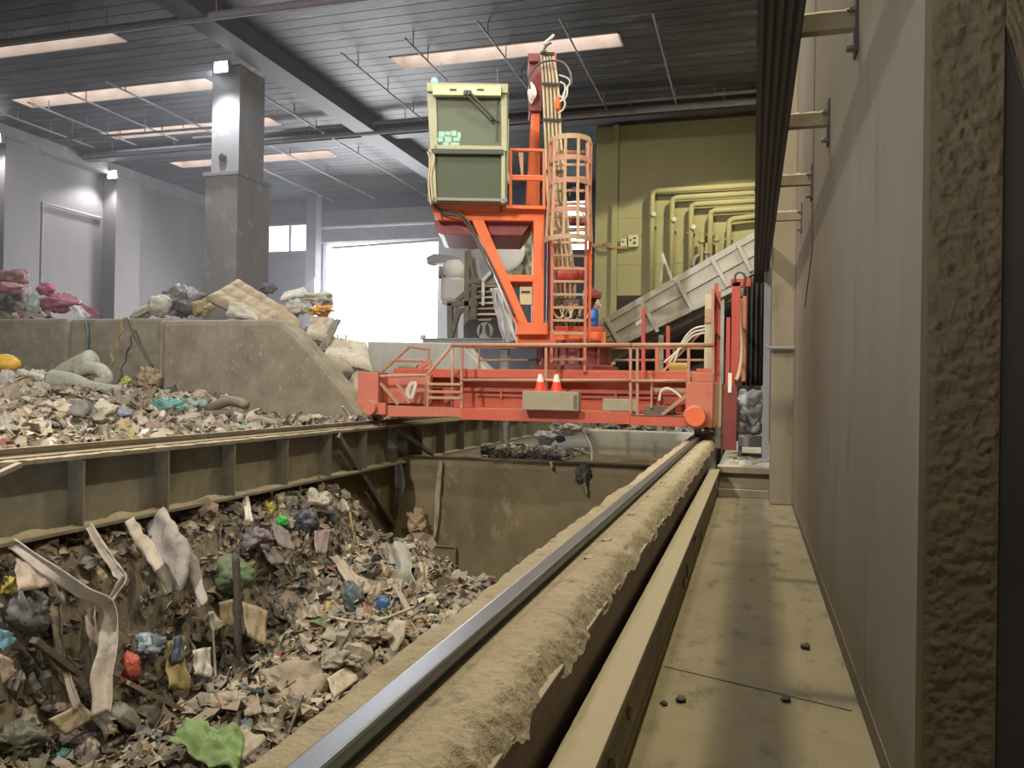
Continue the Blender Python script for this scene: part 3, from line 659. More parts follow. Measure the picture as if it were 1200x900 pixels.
# cabinet, boxes
g = MB(); pb(g, 825, 345, 836, 432, 14.8, 15.3); o = part(g, 'electric_cabinet', 'cream', bevel=.01)
g = MB(); pb(g, 826, 362, 834, 378, 14.76, 14.8); g.build('cabinet_panel', 'cagem', o)
g = MB()
for k in range(3): g.tube(smoothpath([P(826, 382 + k * 4, 14.9), P(812, 386 + k * 4, 14.9), P(800, 400 + k * 3, 14.9), P(790 - k * 6, 425, 14.9)]), .018, 6)
part(g, 'cable_bundle', 'cable', smooth=True)
g = MB(); g.bar(P(775, 437, 15), P(828, 383, 15), .04, .04); part(g, 'cable_strut', 'cagem')
g = MB(); pb(g, 784, 425, 806, 441, 14.6, 15.0); part(g, 'tool_box', 'yellowbox', bevel=.01)
g = MB(); pb(g, 612, 459, 678, 480, 13.72, 13.97); o = part(g, 'storage_tray', 'tray', bevel=.008)
g = MB(); pb(g, 672, 463, 676, 478, 13.70, 13.72); g.build('latch', 'darksteel', o)
g = MB(); pb(g, 706, 468, 746, 481, 14.0, 14.3); part(g, 'storage_box', 'yellowbox' if 0 else 'tray', bevel=.008)
# turret
tx, ty = -3.35, 15.6
g = MB(); g.lathe([(.85, 1.93), (.85, 2.02), (.7, 2.04), (.66, 2.2), (.66, 2.4), (.8, 2.42), (.8, 2.5), (0, 2.5)], (tx, ty, 0), 32); part(g, 'slewing_turret', 'maroon', bevel=.0)
for k in range(10):
    g = MB(); a = k * math.pi / 5; g.bar((tx + .68 * math.cos(a), ty + .68 * math.sin(a), 1.95), (tx + .68 * math.cos(a), ty + .68 * math.sin(a), 2.38), .05, .12); part(g, 'turret_rib', 'maroon')
ROT = (math.radians(17), (-3.9, 15.2, 0))
g = MB(); pb(g, 606, 389, 710, 402, 14.75, 16.9); part(g, 'turntable_deck', 'orange', bevel=.01)
g = MB(); pb(g, 650, 383, 708, 390, 14.9, 16.9); part(g, 'turntable_deck', 'red', bevel=.01)
# A frame
f = MB(); FY, FB = 14.6, 15.55
pp(f, ((507, 247.5), (638, 250), (638, 259), (513, 258)), FY, FB)
pp(f, ((588, 240), (638, 241), (638, 250.5), (588, 249)), FY, FB)
pp(f, ((553, 258), (567, 258), (619, 379), (606, 381)), FY, FB)
pp(f, ((625.5, 258), (638, 258), (637, 380), (624, 378)), FY, FB)
pp(f, ((593, 322), (625, 322), (625, 330), (597, 330)), FY, FB)
pp(f, ((605, 378), (642, 378), (642, 392), (605, 392)), FY, FB)
part(f, 'support_frame', 'orange', bevel=.01)
f = MB(); pp(f, ((506, 234), (587, 235.5), (587, 248), (507, 247)), 14.55, 16.3); part(f, 'cab_floor_beam', 'orange', bevel=.01)
f = MB(); pp(f, ((508, 258), (514, 273), (520, 275), (612, 276), (625, 258)), 14.75, 16.3); part(f, 'cab_underframe', 'maroon', bevel=.01)
f = MB()
f.tube(smoothpath([P(507, 236, 14.5), P(515, 246, 14.5), P(537, 250, 14.5), P(547, 258, 14.5), P(556, 273, 14.5), P(580, 320, 14.5), P(603, 372, 14.5)]), .022, 6)
f.tube(smoothpath([P(509, 240, 14.48), P(518, 249, 14.48), P(536, 253, 14.48), P(546, 262, 14.48), P(554, 275, 14.48), P(578, 322, 14.48)]), .018, 6)
f.tube(smoothpath([P(506, 175, 14.45), P(508, 195, 14.45), P(504, 215, 14.45), P(506, 236, 14.5)]), .02, 6)
part(f, 'cab_cable', 'blackhose', smooth=True)
f = MB(); pb(f, 609, 336, 624, 357, 14.72, 14.9); o = part(f, 'notice_panel', 'cream', bevel=.006)
f = MB(); pb(f, 611, 341, 621, 343, 14.70, 14.72); f.build('panel_mark', 'black', o)
# cab
KF, KB = 14.2, 16.1
cab = part(MB().box(P(500, 98, KF).x + .02, P(594, 98, KF).x, KF + .05, KB, P(500, 101, KF).z - .05, P(500, 97, KF).z), 'cab', 'cabgreen', bevel=.015, label='operator cab with large green-tinted front window')
def cpart(mb, name, mt, **k): return mb.build(name, mt, cab, **k)
f = MB(); pb(f, 500, 98, 595.5, 107, KF - .06, KB)                                  # roof edge
pp(f, ((500, 104), (511, 104), (513, 177), (504, 177)), KF, KF + .12); pp(f, ((587, 104), (594, 104), (594, 177), (587.5, 177)), KF, KF + .12)
pp(f, ((504, 177), (509, 177), (512, 236), (507, 236)), KF, KF + .12); pp(f, ((587.5, 177), (592, 177), (592, 238), (587, 238)), KF, KF + .12)
pb(f, 508, 171, 590, 175.5, KF, KF + .1)
cpart(f, 'cab_frame', 'cabgreen', bevel=.01)
f = MB()
a = P(500, 104, KF); b2 = P(594, 236, KF)
f.box(b2.x - .05, b2.x + .0, KF + .12, KB, b2.z + .05, a.z); f.box(a.x + .04, a.x + .08, KF + .12, KB, b2.z, a.z); f.box(a.x, b2.x, KB - .05, KB, b2.z, a.z); f.box(a.x + .1, b2.x, KF, KB, b2.z - .0, b2.z + .05)
cpart(f, 'cab_shell', 'cabin_in')
f = MB(); pp(f, ((507, 99), (587, 100.5), (587, 112), (507, 111)), KF - .12, KF); cpart(f, 'fascia', 'cabcream', bevel=.006)
for x in (527, 559):
    f = MB(); pb(f, x, 104, x + 8, 106, KF - .13, KF - .12); cpart(f, 'fascia_slot', 'cabdark')
f = MB(); pp(f, ((511, 111), (587, 112), (587, 172), (513, 172)), KF + .03, KF + .045); cpart(f, 'front_window', 'glass')
f = MB(); pp(f, ((505, 174), (590, 175), (590, 181), (506, 180)), KF - .04, KF + .1); cpart(f, 'belt_seal', 'cabdark', bevel=.01)
f = MB(); pp(f, ((509, 181), (588, 182), (587, 235), (511, 234)), KF + .05, KF + .065); cpart(f, 'lower_window', 'glassd')
f = MB(); f.grid(lambda u, v: (P(514 + 70 * u, 0, KF + .35).x, KF + .35, P(550, 168 - 45 * v + 9 * (math.sin(math.pi * u)) * -(1 - v) * 0 + (-14 * (2 * u - 1) ** 2 * v), KF + .35).z), 20, 4); cpart(f, 'window_lining', 'cabin_in')
f = MB(); pb(f, 512, 152, 541, 173, KF + .22, KF + .25); cpart(f, 'monitor', 'cabdark', bevel=.004)
f = MB()
cells = [(514, 154, 521, 160), (522, 154, 528, 158), (529, 153, 535, 159), (536, 155, 540, 161), (513, 161, 519, 166), (521, 160, 529, 166), (531, 161, 539, 165), (519, 167, 526, 172), (528, 167, 538, 171)]
for q in cells: pb(f, *q, KF + .205, KF + .22)
cpart(f, 'monitor_picture', 'screen')
f = MB(); c = P(550, 172, 15.2); f.box(c.x - .28, c.x + .28, 15.1, 15.6, c.z - .35, c.z - .2); f.box(c.x - .26, c.x + .26, 15.5, 15.62, c.z - .25, c.z + .45); f.box(c.x - .05, c.x + .05, 15.3, 15.4, b2.z + .05, c.z - .3); cpart(f, 'operator_seat', 'cabdark', bevel=.04)
for k in range(2):
    f = MB(); f.bar(P(544 + k * 5.5, 108 - k * 1, KF - .15), P(576 + k * 6, 141 + k * 1, KF - .06), .03, .03); f.bar(P(545 + k * 4, 108, KF - .16), P(547 + k * 4, 110, KF - .1), .06, .08); cpart(f, 'wiper', 'cabdark')
f = MB(); f.bar(P(574, 138, KF), P(585, 142, KF), .03, .03); f.bar(P(583, 114, KF), P(582, 165, KF), .02, .02); cpart(f, 'wiper', 'cabdark')
c = P(509, 96, KF); f = MB(); f.lathe([(.06, -.04), (.06, .03), (.05, .06), (0, .08)], c, 14); cpart(f, 'beacon', 'beacon', smooth=True)
f = MB(); f.tube([P(583, 101, KF), P(582.5, 80, KF)], .008, 6); cpart(f, 'antenna', 'cabdark')
f = MB(); f.bar(P(595, 140, KF + .3), P(594, 198, KF + .3), .05, .05); f.bar(P(594, 198, KF + .3), P(597, 215, KF + .3), .04, .04); cpart(f, 'door_rail', 'cabcream')
f = MB(); f.tube(smoothpath([P(503, 176, KF - .02), P(509, 185, KF - .02), P(505, 205, KF - .02), P(507, 235, KF - .02)]), .02, 6); f.tube(smoothpath([P(501, 178, KF), P(504, 190, KF), P(502, 215, KF), P(505, 240, KF)]), .016, 6); cpart(f, 'cab_hose', 'hose', smooth=True)
# access platform railing beside the cab
for px, y0, y1 in ((598.5, 176, 241), (637.5, 177, 241)):
    f = MB(); f.bar(P(px, y1, 14.5), P(px, y0, 14.5), .05, .05); part(f, 'platform_post', 'orange')
f = MB(); f.bar(P(609, 179, 14.5), P(612, 206, 14.5), .045, .045); f.bar(P(612, 179, 14.5), P(612, 206, 14.5), .04, .04); part(f, 'platform_post', 'rail')
for y0, y1 in ((175.5, 176.5), (206.5, 207.5), (209.5, 210.5)):
    f = MB(); f.tube([P(598, y0, 14.5), P(638, y1, 14.5)], .03, 8); part(f, 'platform_rail', 'orange')
f = MB(); pb(f, 593, 241, 640, 244, 14.45, 16.2); part(f, 'access_platform', 'orange')
# boom
BY = 15.8
f = MB(); pp(f, ((614.5, 262), (632, 262), (633, 126), (623, 126)), BY, BY + .4); bo = part(f, 'boom', 'orange', bevel=.02)
f = MB(); pp(f, ((620, 130), (634, 130), (636, 62), (620, 62)), BY - .1, BY + .5); pp(f, ((619, 72), (631, 72), (631, 62), (619, 62)), BY - .2, BY + .6); f.build('boom_head', 'maroon', bo, bevel=.02)
f = MB(); pp(f, ((648, 62), (652, 62), (652, 160), (648, 160)), BY - .05, BY + .1); f.build('cylinder_rod', 'red', bo, bevel=.01)
f = MB(); f.blob(P(623, 108, BY - .2), (.09, .1, .2), .3, 3); f.build('wrapped_cloth', 'conewhite', bo, smooth=True)
HY = 15.2
for k in range(9):
    u = k / 8; HY = 15.2 + .07 * (k % 2)
    pts = [P(634 + 13 * u, 58 + 6 * abs(u - .4), HY), P(636.5 + 17 * u, 100, HY + .03), P(639 + 18 * u, 160, HY), P(642 + 21 * u, 235, HY), P(648 + 22 * u, 300, HY), P(650 + 24 * u, 328 + 4 * math.sin(k * 2.1), HY), P(652 + 22 * u, 350, HY + .1)]
    f = MB(); f.tube(smoothpath(pts, 5), .025, 7); part(f, 'hydraulic_hose', 'hose', smooth=True)
for y, a0, a1 in ((98, 635, 656), (140, 637, 659), (62, 633, 650), (200, 640, 664)):
    f = MB(); f.bar(P(a0, y, HY - .04), P(a1, y + 1, HY - .04), .03, .05); part(f, 'hose_clamp', 'black')
for pts, rr, mt in ((((621, 104), (621, 90), (630, 76), (645, 71), (660, 74), (668, 86), (669, 100)), .022, 'blackhose'), (((655, 88), (664, 91), (668, 97), (661, 108), (659, 118), (664, 112), (665, 100)), .016, 'cable'),
                    (((656, 96), (662, 100), (661, 112), (656, 120)), .018, 'cable'), (((656, 112), (662, 120), (660, 128), (654, 133)), .02, 'hose'), (((638, 52), (641, 48), (645, 45), (649, 41)), .03, 'cable'), (((636, 62), (640, 54), (646, 50)), .025, 'blackhose'),
                    (((667, 230), (672, 220), (678, 232), (676, 250)), .02, 'blackhose'), (((676, 240), (683, 250), (686, 262)), .018, 'cable')):
    f = MB(); f.tube(smoothpath([P(*q, HY - .12) for q in pts]), rr, 7); part(f, 'loose_hose', mt, smooth=True)
f = MB(); f.lathe([(0, -.1), (.05, -.1), (.06, 0), (.04, .12), (0, .12)], P(653.5, 122, HY - .1), 12); part(f, 'hose_fitting', 'orange')
# ladder with cage
LY = 14.25
lad = part(MB().bar(P(646, 425, LY), P(648, 166, LY), .05, .06).bar(P(685, 436, LY), P(688, 168, LY), .05, .06), 'ladder', 'dustyred', label='caged access ladder of the crane')
for k in range(17):
    y = 421 - k * 15.2
    f = MB(); f.bar(P(646.5, y, LY), P(685.5, y + .3, LY), .05, .045); f.build('rung', 'cagem', lad)
cx = (P(647, 220, LY).x + P(688, 220, LY).x) / 2; rad = .37
for y, mt, k in ((167, 'cagem', 1), (191, 'rail', 1), (217, 'rail', 1), (250, 'rail', 1), (282, 'cagem', 1.12)):
    z = P(668, y, LY).z; f = MB()
    f.grid(lambda u, v: (cx + rad * k * math.cos(math.pi * (1 + u)) , LY + rad * 1.1 * k * math.sin(math.pi * (1 + u)), z - .045 + .09 * v), 14, 1); f.build('cage_hoop', mt, lad, solid=.02)
for j in range(6):
    a = math.pi * (1 + j / 5); f = MB(); x, y = cx + rad * math.cos(a), LY + rad * 1.1 * math.sin(a)
    xb, yb = cx + rad * 1.12 * math.cos(a), LY + rad * 1.2 * math.sin(a)
    f.bar((xb, yb, P(668, 285, LY).z), (x, y, P(668, 230, LY).z), .052, .02); f.bar((x, y, P(668, 230, LY).z), (x, y, P(668, 165, LY).z), .052, .02); f.build('cage_strip', 'cagem' if j in (1, 2, 3) else 'rail', lad)
f = MB(); f.bar(P(690, 330, LY + .1), P(693, 168, LY + .1), .04, .04); f.bar(P(690, 400, LY + .1), P(692, 288, LY + .1), .05, .05); f.build('ladder_stay', 'orange', lad)
# power unit behind the ladder
f = MB(); pb(f, 644, 352, 700, 384, 15.3, 16.6); pb(f, 650, 330, 662, 352, 15.4, 15.8); pu = part(f, 'power_unit', 'darksteel', bevel=.02)
f = MB(); c = P(668, 322, 15.2); f.lathe([(0, -.25), (.14, -.25), (.16, -.2), (.16, .2), (.1, .25), (0, .25)], c, 18, 'x'); f.build('motor', 'red', pu)
f = MB()
for k in range(9): f.box(*(lambda p: (p.x - .035, p.x + .035, 15.2, 15.3, p.z - .05, p.z + .05))(P(648 + k * 5.2, 356 + (k * 37 % 7), 15.2)))
f.build('valve', 'cagem', pu, bevel=.01)
for k in range(8):
    f = MB(); x = 646 + k * 5; f.tube(smoothpath([P(x, 356 + k % 3 * 3, 15.2), P(x + 5, 370 + (k * 5 % 8), 15.05), P(x + 12, 372 - (k * 3 % 6), 15.05), P(x + 15, 360, 15.2)]), .02, 6); f.build('hose', 'blackhose' if k % 2 else 'hose', pu, smooth=True)
f = MB(); pp(f, ((688, 334), (706, 343), (704, 350), (688, 348)), 15.0, 15.9); part(f, 'hood', 'maroon', bevel=.01)
f = MB(); f.lathe([(0, 0), (.09, 0), (.1, .03), (.1, .3), (.07, .34), (0, .34)], (P(695, 383, 15).x, 15.0, P(695, 383, 15).z), 16); part(f, 'oil_canister', 'blue', smooth=True, label='blue oil canister')
f = MB()
for k in range(4): f.tube(smoothpath([P(693 + k, 366, 15), P(697 + k * 2, 358, 14.9), P(701 + k, 352 + k * 3, 14.9), P(699 + k, 366 + k, 15)]), .014, 6)
part(f, 'loose_hose', 'cable', smooth=True)
f = MB(); pb(f, 690, 378, 703, 402, 15.1, 15.9); part(f, 'rear_bracket', 'dustyred', bevel=.01)
f = MB(); pb(f, 640, 253, 690, 261, 15.6, 15.9); part(f, 'rear_beam', 'maroon', bevel=.01)
f = MB(); pb(f, 640, 176, 646, 400, 15.4, 15.6); part(f, 'mast_column', 'red', bevel=.01)
ROT = None
# cones standing on the tray
for i, (px, w) in enumerate(((633, 'left'), (652, 'right'))):
    c = P(px, 461, 13.84); tz = P(612, 459, 13.72).z
    t = thing('traffic_cone', 'small orange traffic cone with white top on the crane tray, %s one of the two' % w, 'cone', (c.x, 13.84, tz), 'cones on the crane')
    f = MB(); f.box(c.x - .12, c.x + .12, 13.73, 13.95, tz, tz + .02); f.lathe([(.105, .02), (.085, .09), (.062, .19)], (c.x, 13.84, tz), 20); f.build('cone_body', 'conered', t)
    f = MB(); f.lathe([(.066, .18), (.05, .25), (.036, .31), (0, .315)], (c.x, 13.84, tz), 20); f.build('reflective_collar', 'conewhite', t)
# ================================================================== BACK OF THE HALL
VY = 18.8
t = thing('belt_conveyor', 'grey inclined belt conveyor rising to the right behind the crane', 'conveyor', (-2, VY, .5))
a0, a1 = P(690, 387, VY), P(884, 276, VY); b0, b1 = P(700, 420, VY), P(884, 320, VY)
d = (a1 - a0).normalized()
f = MB(); f.prism([(a0.x, a0.z), (a1.x, a1.z), (b1.x, b1.z), (b0.x, b0.z)], VY, VY + .06); f.build('side_panel', 'galv', t)
f = MB(); f.prism([(a0.x, a0.z), (a1.x, a1.z), (b1.x, b1.z), (b0.x, b0.z)], VY + 1.3, VY + 1.36); f.build('side_panel', 'galv', t)
f = MB(); f.bar(a0, a1, .14, .06, up=(0, 1, 0)); f.build('top_flange', 'galv', t)
f = MB(); f.bar(a0.lerp(b0, .48) + V((0, -.02, 0)), a1.lerp(b1, .5) + V((0, -.02, 0)), .05, .05); f.build('stiffening_fold', 'galv', t)
f = MB(); q0, q1 = a0.lerp(b0, .6), a1.lerp(b1, .6); f.bar(q0 + V((0, .68, 0)), q1 + V((0, .68, 0)), 1.2, .04, up=(-d.z, 0, d.x)); f.build('belt', 'black', t)
for k, (x0, y0, x1, y1) in enumerate(((710, 374, 726.5, 403), (751, 352, 771, 389), (792.5, 327, 812, 364), (834, 303, 853.5, 336), (864.5, 286, 880.5, 318))):
    f = MB(); f.bar(P(x0, y0, VY - .06), P(x1, y1, VY - .06), .07, .09); f.build('side_rib', 'galv', t, bevel=.005)
f = MB(); f.bar(P(688, 421, VY - .02), P(884, 327, VY - .02), .1, .12); f.build('lower_chord', 'galv', t, bevel=.006)
f = MB(); f.bar(P(688, 436, VY + .5), P(884, 338, VY + .5), .1, .1); f.build('lower_chord', 'galv', t, bevel=.006)
f = MB(); pp(f, ((744, 378), (751, 373), (753, 377), (746, 382)), VY - .02, VY); f.build('white_sticker', 'conewhite', t)
for px, y0 in ((775, 393), (846, 350)):
    f = MB(); p = P(px, y0, VY + .1); f.bar((p.x, p.y, .02), p, .12, .12); f.build('leg', 'galv', t, bevel=.006)
f = MB(); f.bar(P(788, 329, VY - .02), P(776, 297, VY - .02), .06, .06); f.bar(P(774, 336, VY), P(778, 300, VY), .03, .03); f.build('pole', 'galv', t)
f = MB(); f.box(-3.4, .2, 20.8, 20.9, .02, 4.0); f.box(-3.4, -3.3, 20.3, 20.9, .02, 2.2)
tag(f.build('shade_panel', 'black', loc=(-1.6, 20.8, .02), bevel=.01), 'black panel standing in for the shade under the grey conveyor', 'panel')  # dark sheet added to stand for the darkness below the conveyor
# wall pipes
ws = ['outermost', 'second', 'third', 'fourth', 'innermost']
for k, (vx, ty_, rr, yb) in enumerate(((762, 224, 217, 388), (785.5, 232, 226, 384), (808, 239.5, 235, 372), (831, 247, 244, 360), (853, 257, 253, 350))):
    yy = 30.9; p0 = P(vx, yb, yy); p1 = P(vx, ty_, yy); p2 = P(889, rr, yy); p1.x = p0.x
    t = thing('wall_pipe', 'cream bent pipe on the back wall, %s of the five nested ones' % ws[k], 'pipe', (p0.x, yy, p0.z), 'nested cream pipes')
    pts = [p0, p1 - V((0, 0, .18)), p1 + V((.03, 0, -.06)), p1 + V((.16, 0, 0)), p2]
    f = MB(); f.tube(pts, .105, 12); f.build('pipe_run', 'yellowwall', t, smooth=True)
    f = MB()
    for u in (.25, .75):
        q = p0.lerp(p1, u); f.box(q.x - .14, q.x + .14, yy - .03, 31.3, q.z - .03, q.z + .03)
    f.build('pipe_bracket', 'yellowwall', t)
    if k in (0, 1, 2):
        f = MB(); q = P(vx + 2, (252, 258, 267)[k], yy); f.tube([q, q + V((.1, -.12, .0))], .05, 8); f.lathe([(0, 0), (.09, 0), (.09, .05), (0, .05)], q + V((.1, -.18, 0)), 10, 'y'); f.build('valve', 'cabcream', t)
for px, y0, y1 in ((822, 272, 312), (828, 285, 308), (840, 270, 300)):
    p = P(px, y1, 30.7); q = P(px, y0, 30.7); f = MB(); f.tube([p, q], .06, 8); f.lathe([(0, 0), (.12, 0), (.12, .1), (0, .1)], q - V((0, 0, .4)), 10)
    tag(f.build('valve_riser', 'yellowwall', loc=p), 'short cream valve pipe %s' % {822: 'leftmost of three above the conveyor', 828: 'between two taller ones above the conveyor', 840: 'rightmost of three above the conveyor'}[px], 'pipe')
f = MB(); f.tube(smoothpath([P(812, 312, 30.8), P(814, 303, 30.8), P(820, 299, 30.8), P(826, 300, 30.8)]), .09, 8); tag(f.build('bent_duct', 'galv', loc=P(812, 312, 30.8), smooth=True), 'dark curved duct elbow just above the conveyor edge', 'duct')
for x0, y0, x1, y1, l in ((727, 279.5, 734.5, 289, 'small cream junction box on the back wall, left of its bigger neighbour'), (736, 275, 748, 289.5, 'larger cream switch box on the back wall with dark marks')):
    t = thing('switch_box', l, 'box', P((x0 + x1) / 2, y1, 31.1)); f = MB(); pb(f, x0, y0, x1, y1, 31.1, 31.3); f.build('housing', 'cabcream', t, bevel=.02)
    f = MB(); pb(f, x0 + 2, (y0 + y1) / 2 - 2, x0 + 4, (y0 + y1) / 2, 31.08, 31.1)
    if x1 - x0 > 9: pb(f, x0 + 6, y0 + 3, x0 + 9, y0 + 5, 31.08, 31.1); pb(f, x0 + 6, y0 + 8, x0 + 9, y0 + 11, 31.08, 31.1)
    f.build('switch', 'cabdark', t)
f = MB()
for k in range(3): f.tube(smoothpath([P(692, 286 + k * 1.5, 31.15), P(704, 287 + k, 31.1), P(712, 285 + k * 2, 30.95), P(722, 289 + k, 31.1), P(736, 290 + k * .6, 31.15)]), .03, 6)
tag(f.build('wall_cable', 'cagem', loc=P(710, 288, 31.2), smooth=True), 'sagging bundle of cables on the back wall leading to the switch boxes', 'cable')
# concrete block, deck and machinery seen under the cab
f = MB(); pp(f, ((430, 400), (541, 402), (548, 412), (575, 438), (575, 470), (436, 470), (432, 440)), 20.4, 21.2)
tag(f.build('concrete_block', 'pitgrey', loc=(P(500, 450, 20.4).x, 20.8, .02), bevel=.04), 'pale grey concrete block with sloped end left of the crane turret', 'block')
t = thing('machine_deck', 'grey steel deck channel lying over the concrete block left of the turret', 'deck', P(545, 403, 21.3))
f = MB(); pb(f, 495, 396, 604, 397.5, 21.3, 23.6); pb(f, 495, 397, 604, 402, 21.35, 21.4); pb(f, 495, 402, 604, 403, 21.3, 21.5); f.build('channel', 'greysteel', t)
f = MB(); pb(f, 492, 392, 496, 398, 21.3, 21.5); f.build('end_stop', 'whitish', t)
for px in (527, 592):
    f = MB(); p = P(px, 403, 21.8); f.box(p.x - .1, p.x + .1, 21.7, 21.9, .02, p.z); f.build('leg', 'greysteel', t)
MY = 22.5
t = thing('baling_press', 'grey baling press with steel frame, slatted side and tilted hopper beside the doorway', 'machine', P(555, 396, MY))
for i, (x0, y0, x1, y1, w) in enumerate(((528, 396, 527.5, 355, .16), (547, 396, 548.5, 294, .16), (556, 396, 556, 336, .13))):
    f = MB(); f.bar(P(x0, y0, MY), P(x1, y1, MY), w, w); f.build('frame_post', 'darksteel', t, bevel=.01)
for x0, y0, x1, y1, w in ((525, 356, 560, 356, .16), (529, 394, 539, 360, .14), (535, 353, 552, 338, .13), (533, 372, 547, 360, .1), (545, 330, 564, 330, .12), (548, 392, 555, 358, .12), (549, 300, 556, 330, .08), (551, 352, 566, 346, .1)):
    f = MB(); f.bar(P(x0, y0, MY), P(x1, y1, MY), w, w); f.build('frame_brace', 'darksteel', t, bevel=.01)
f = MB(); pb(f, 558, 332, 584, 378, MY + .3, MY + .4); f.build('side_panel', 'darksteel', t)
for k in range(7):
    f = MB(); y = 334 + k * 6.6; pb(f, 556, y, 588, y + 2.2, MY + .1, MY + .3); f.build('slat', 'whitish' if k in (2, 3, 5) else 'cagem', t)
f = MB(); f.tube([P(566, 331, MY), P(566, 358, MY)], .05, 8); f.build('pipe', 'whitish', t)
f = MB(); pp(f, ((551, 294), (572, 285), (588, 316), (590, 332), (577, 336), (553, 327)), MY + .5, MY + .7); f.build('hopper', 'greysteel', t, bevel=.02)
f = MB(); f.bar(P(565, 330, MY + .3), P(590, 303, MY + .3), .09, .09); f.build('hopper_stay', 'whitish', t)
f = MB(); c = P(595, 296, MY + .2); f.blob(c, (.55, .12, .55), .12, 5, .8); f.build('white_dish', 'whitish', t, smooth=True)
for i, (px, py, r) in enumerate(((556, 386, .3), (570, 388, .26), (582, 386, .32))):
    f = MB(); f.lathe([(.5 * r, -.12), (r * .95, -.14), (r, -.06), (r, .06), (r * .95, .14), (.5 * r, .12)], P(px, py, MY - .1), 20, 'y'); f.build('drive_wheel', 'black' if i != 1 else 'greysteel', t)
f = MB(); pb(f, 544, 382, 550, 391, MY - .1, MY + .2); f.build('motor', 'darksteel', t, bevel=.03)
t = thing('dust_extractor', 'pale extractor unit with projecting arm in front of the bright doorway', 'machine', P(530, 358, 24))
f = MB(); pp(f, ((499, 301), (508, 297), (534, 300), (534, 306), (508, 308), (500, 310)), 24, 24.5); f.build('arm', 'greysteel', t, bevel=.04)
f = MB(); c = P(531, 318, 24.2); f.blob(c, (.4, .4, .42), .18, 2); f.build('blower_body', 'whitish', t, smooth=True)
f = MB(); c = P(531, 358, 24.2); c2 = P(531, 326, 24.2); f.lathe([(0, 0), (.33, 0), (.42, .2), (.42, c2.z - c.z - .1), (.3, c2.z - c.z), (0, c2.z - c.z)], c, 20); f.build('filter_drum', 'whitish', t)
f = MB(); pb(f, 514, 312, 517, 326, 24, 24.2); pb(f, 520, 311, 523, 324, 24, 24.2); pb(f, 514, 322, 526, 326, 24.0, 24.2); f.build('bracket', 'greysteel', t)
f = MB(); c = P(531, 396, 24.2); f.box(c.x - .12, c.x + .12, 24.1, 24.3, .02, P(531, 356, 24.2).z); f.build('stand', 'greysteel', t)
def hang(name, label, cat, pts, ya, mt, wav=.12, seed=0):
    (x0, y0), (x1, y1), (x2, y2), (x3, y3) = pts; f = MB()
    def fn(u, v):
        x = (x0 + (x1 - x0) * u) * (1 - v) + (x3 + (x2 - x3) * u) * v; y = (y0 + (y1 - y0) * u) * (1 - v) + (y3 + (y2 - y3) * u) * v
        x += 2.5 * noise.noise(V((v * 4, u * 2, seed))); return P(x, y, ya + wav * noise.noise(V((u * 5, v * 2.2, seed))) + wav * .4 * noise.noise(V((u * 14, v * 7, seed + 4))))
    f.grid(fn, 16, 20)
    return tag(f.build(name, mt, loc=P(x2, y2, ya), smooth=True, solid=.012), label, cat)
hang('plastic_sheet', 'grey translucent-looking plastic sheet hanging left of the orange slanted leg', 'sheet', ((574, 338), (588, 336), (606, 400), (590, 404)), 21.2, 'whitish', .3, 3)
hang('plastic_sheet', 'olive-grey plastic sheeting seen through the window of the orange frame', 'sheet', ((590, 276), (628, 272), (628, 322), (592, 324)), 23.8, cmat((.38, .4, .3), .5), .5, 8)
# ================================================================== REFUSE
def sm(a, b, x): t = max(0, min(1, (x - a) / (b - a))); return t * t * (3 - 2 * t)
def pit_z(x, y):
    u = (x + 6.95)                                   # 0 at the pit wall under the left girder
    far = sm(12.3, 14.6, y - .35 * noise.noise(V((x, 0, 3))) * 2)
    top = -.16 - 2.55 * far
    steep = sm(4.2, 5.6, y) * (1 - sm(8.6, 11.0, y)) # a bitten-out face
    fall = .95 * sm(.15, 1.2, u) + 1.05 * steep * sm(.25, .75, u) - .75 * steep * sm(.8, 2.2, u) + .55 * sm(1.0, 3.4, u)
    z = top - fall * (1 - .75 * far)
    z += .20 * noise.noise(V((x * .9, y * .9, 1))) + .12 * noise.noise(V((x * 2.3, y * 2.3, 5))) + .05 * noise.noise(V((x * 6, y * 6, 9)))
    if u < .55: z = min(z, -.14)
    return max(z, -3.15)
def mound_z(x, y):
    d = -7.15 - x
    z = .58 + .16 * sm(0, .5, d) + .55 * sm(1.5, 7, d) * (1 - sm(-12.5, -10.6, x) * .9) + .35 * sm(-15, -17.5, x)
    z += .16 * noise.noise(V((x * .7, y * .7, 21))) + .11 * noise.noise(V((x * 2.1, y * 2.1, 25))) + .05 * noise.noise(V((x * 6, y * 6, 29)))
    return z
def upper_z(x, y):
    z = 2.7 + .45 * math.exp(-((x + 13.2) / 1.6) ** 2 - ((y - 19.8) / 2) ** 2) + 1.45 * math.exp(-((x + 22.9) / 1.9) ** 2 - ((y - 20.3) / 1.4) ** 2) + .6 * math.exp(-((x + 17.2) / 1.2) ** 2 - ((y - 21) / 2) ** 2)
    z -= 2.6 * sm(-11.6, -8.6, x) + .5 * sm(21, 24, y)
    return z + .2 * noise.noise(V((x * 1.1, y * 1.1, 41))) + .08 * noise.noise(V((x * 4, y * 4, 45)))
def far_z(x, y):
    return .55 + .45 * sm(18.9, 20.3, y) + .18 * noise.noise(V((x * 1.5, y * 1.5, 61))) + .08 * noise.noise(V((x * 5, y * 5, 65)))
def hit(px, py, zf, y0, y1, inx=lambda x: True):
    d = ray(px, py); t = y0 / d.y
    while t < y1 / d.y:
        p = EYE + d * t
        if inx(p.x) and p.z < zf(p.x, p.y): return p
        t += .03 / d.y
    p = EYE + d * (y1 / d.y); return p
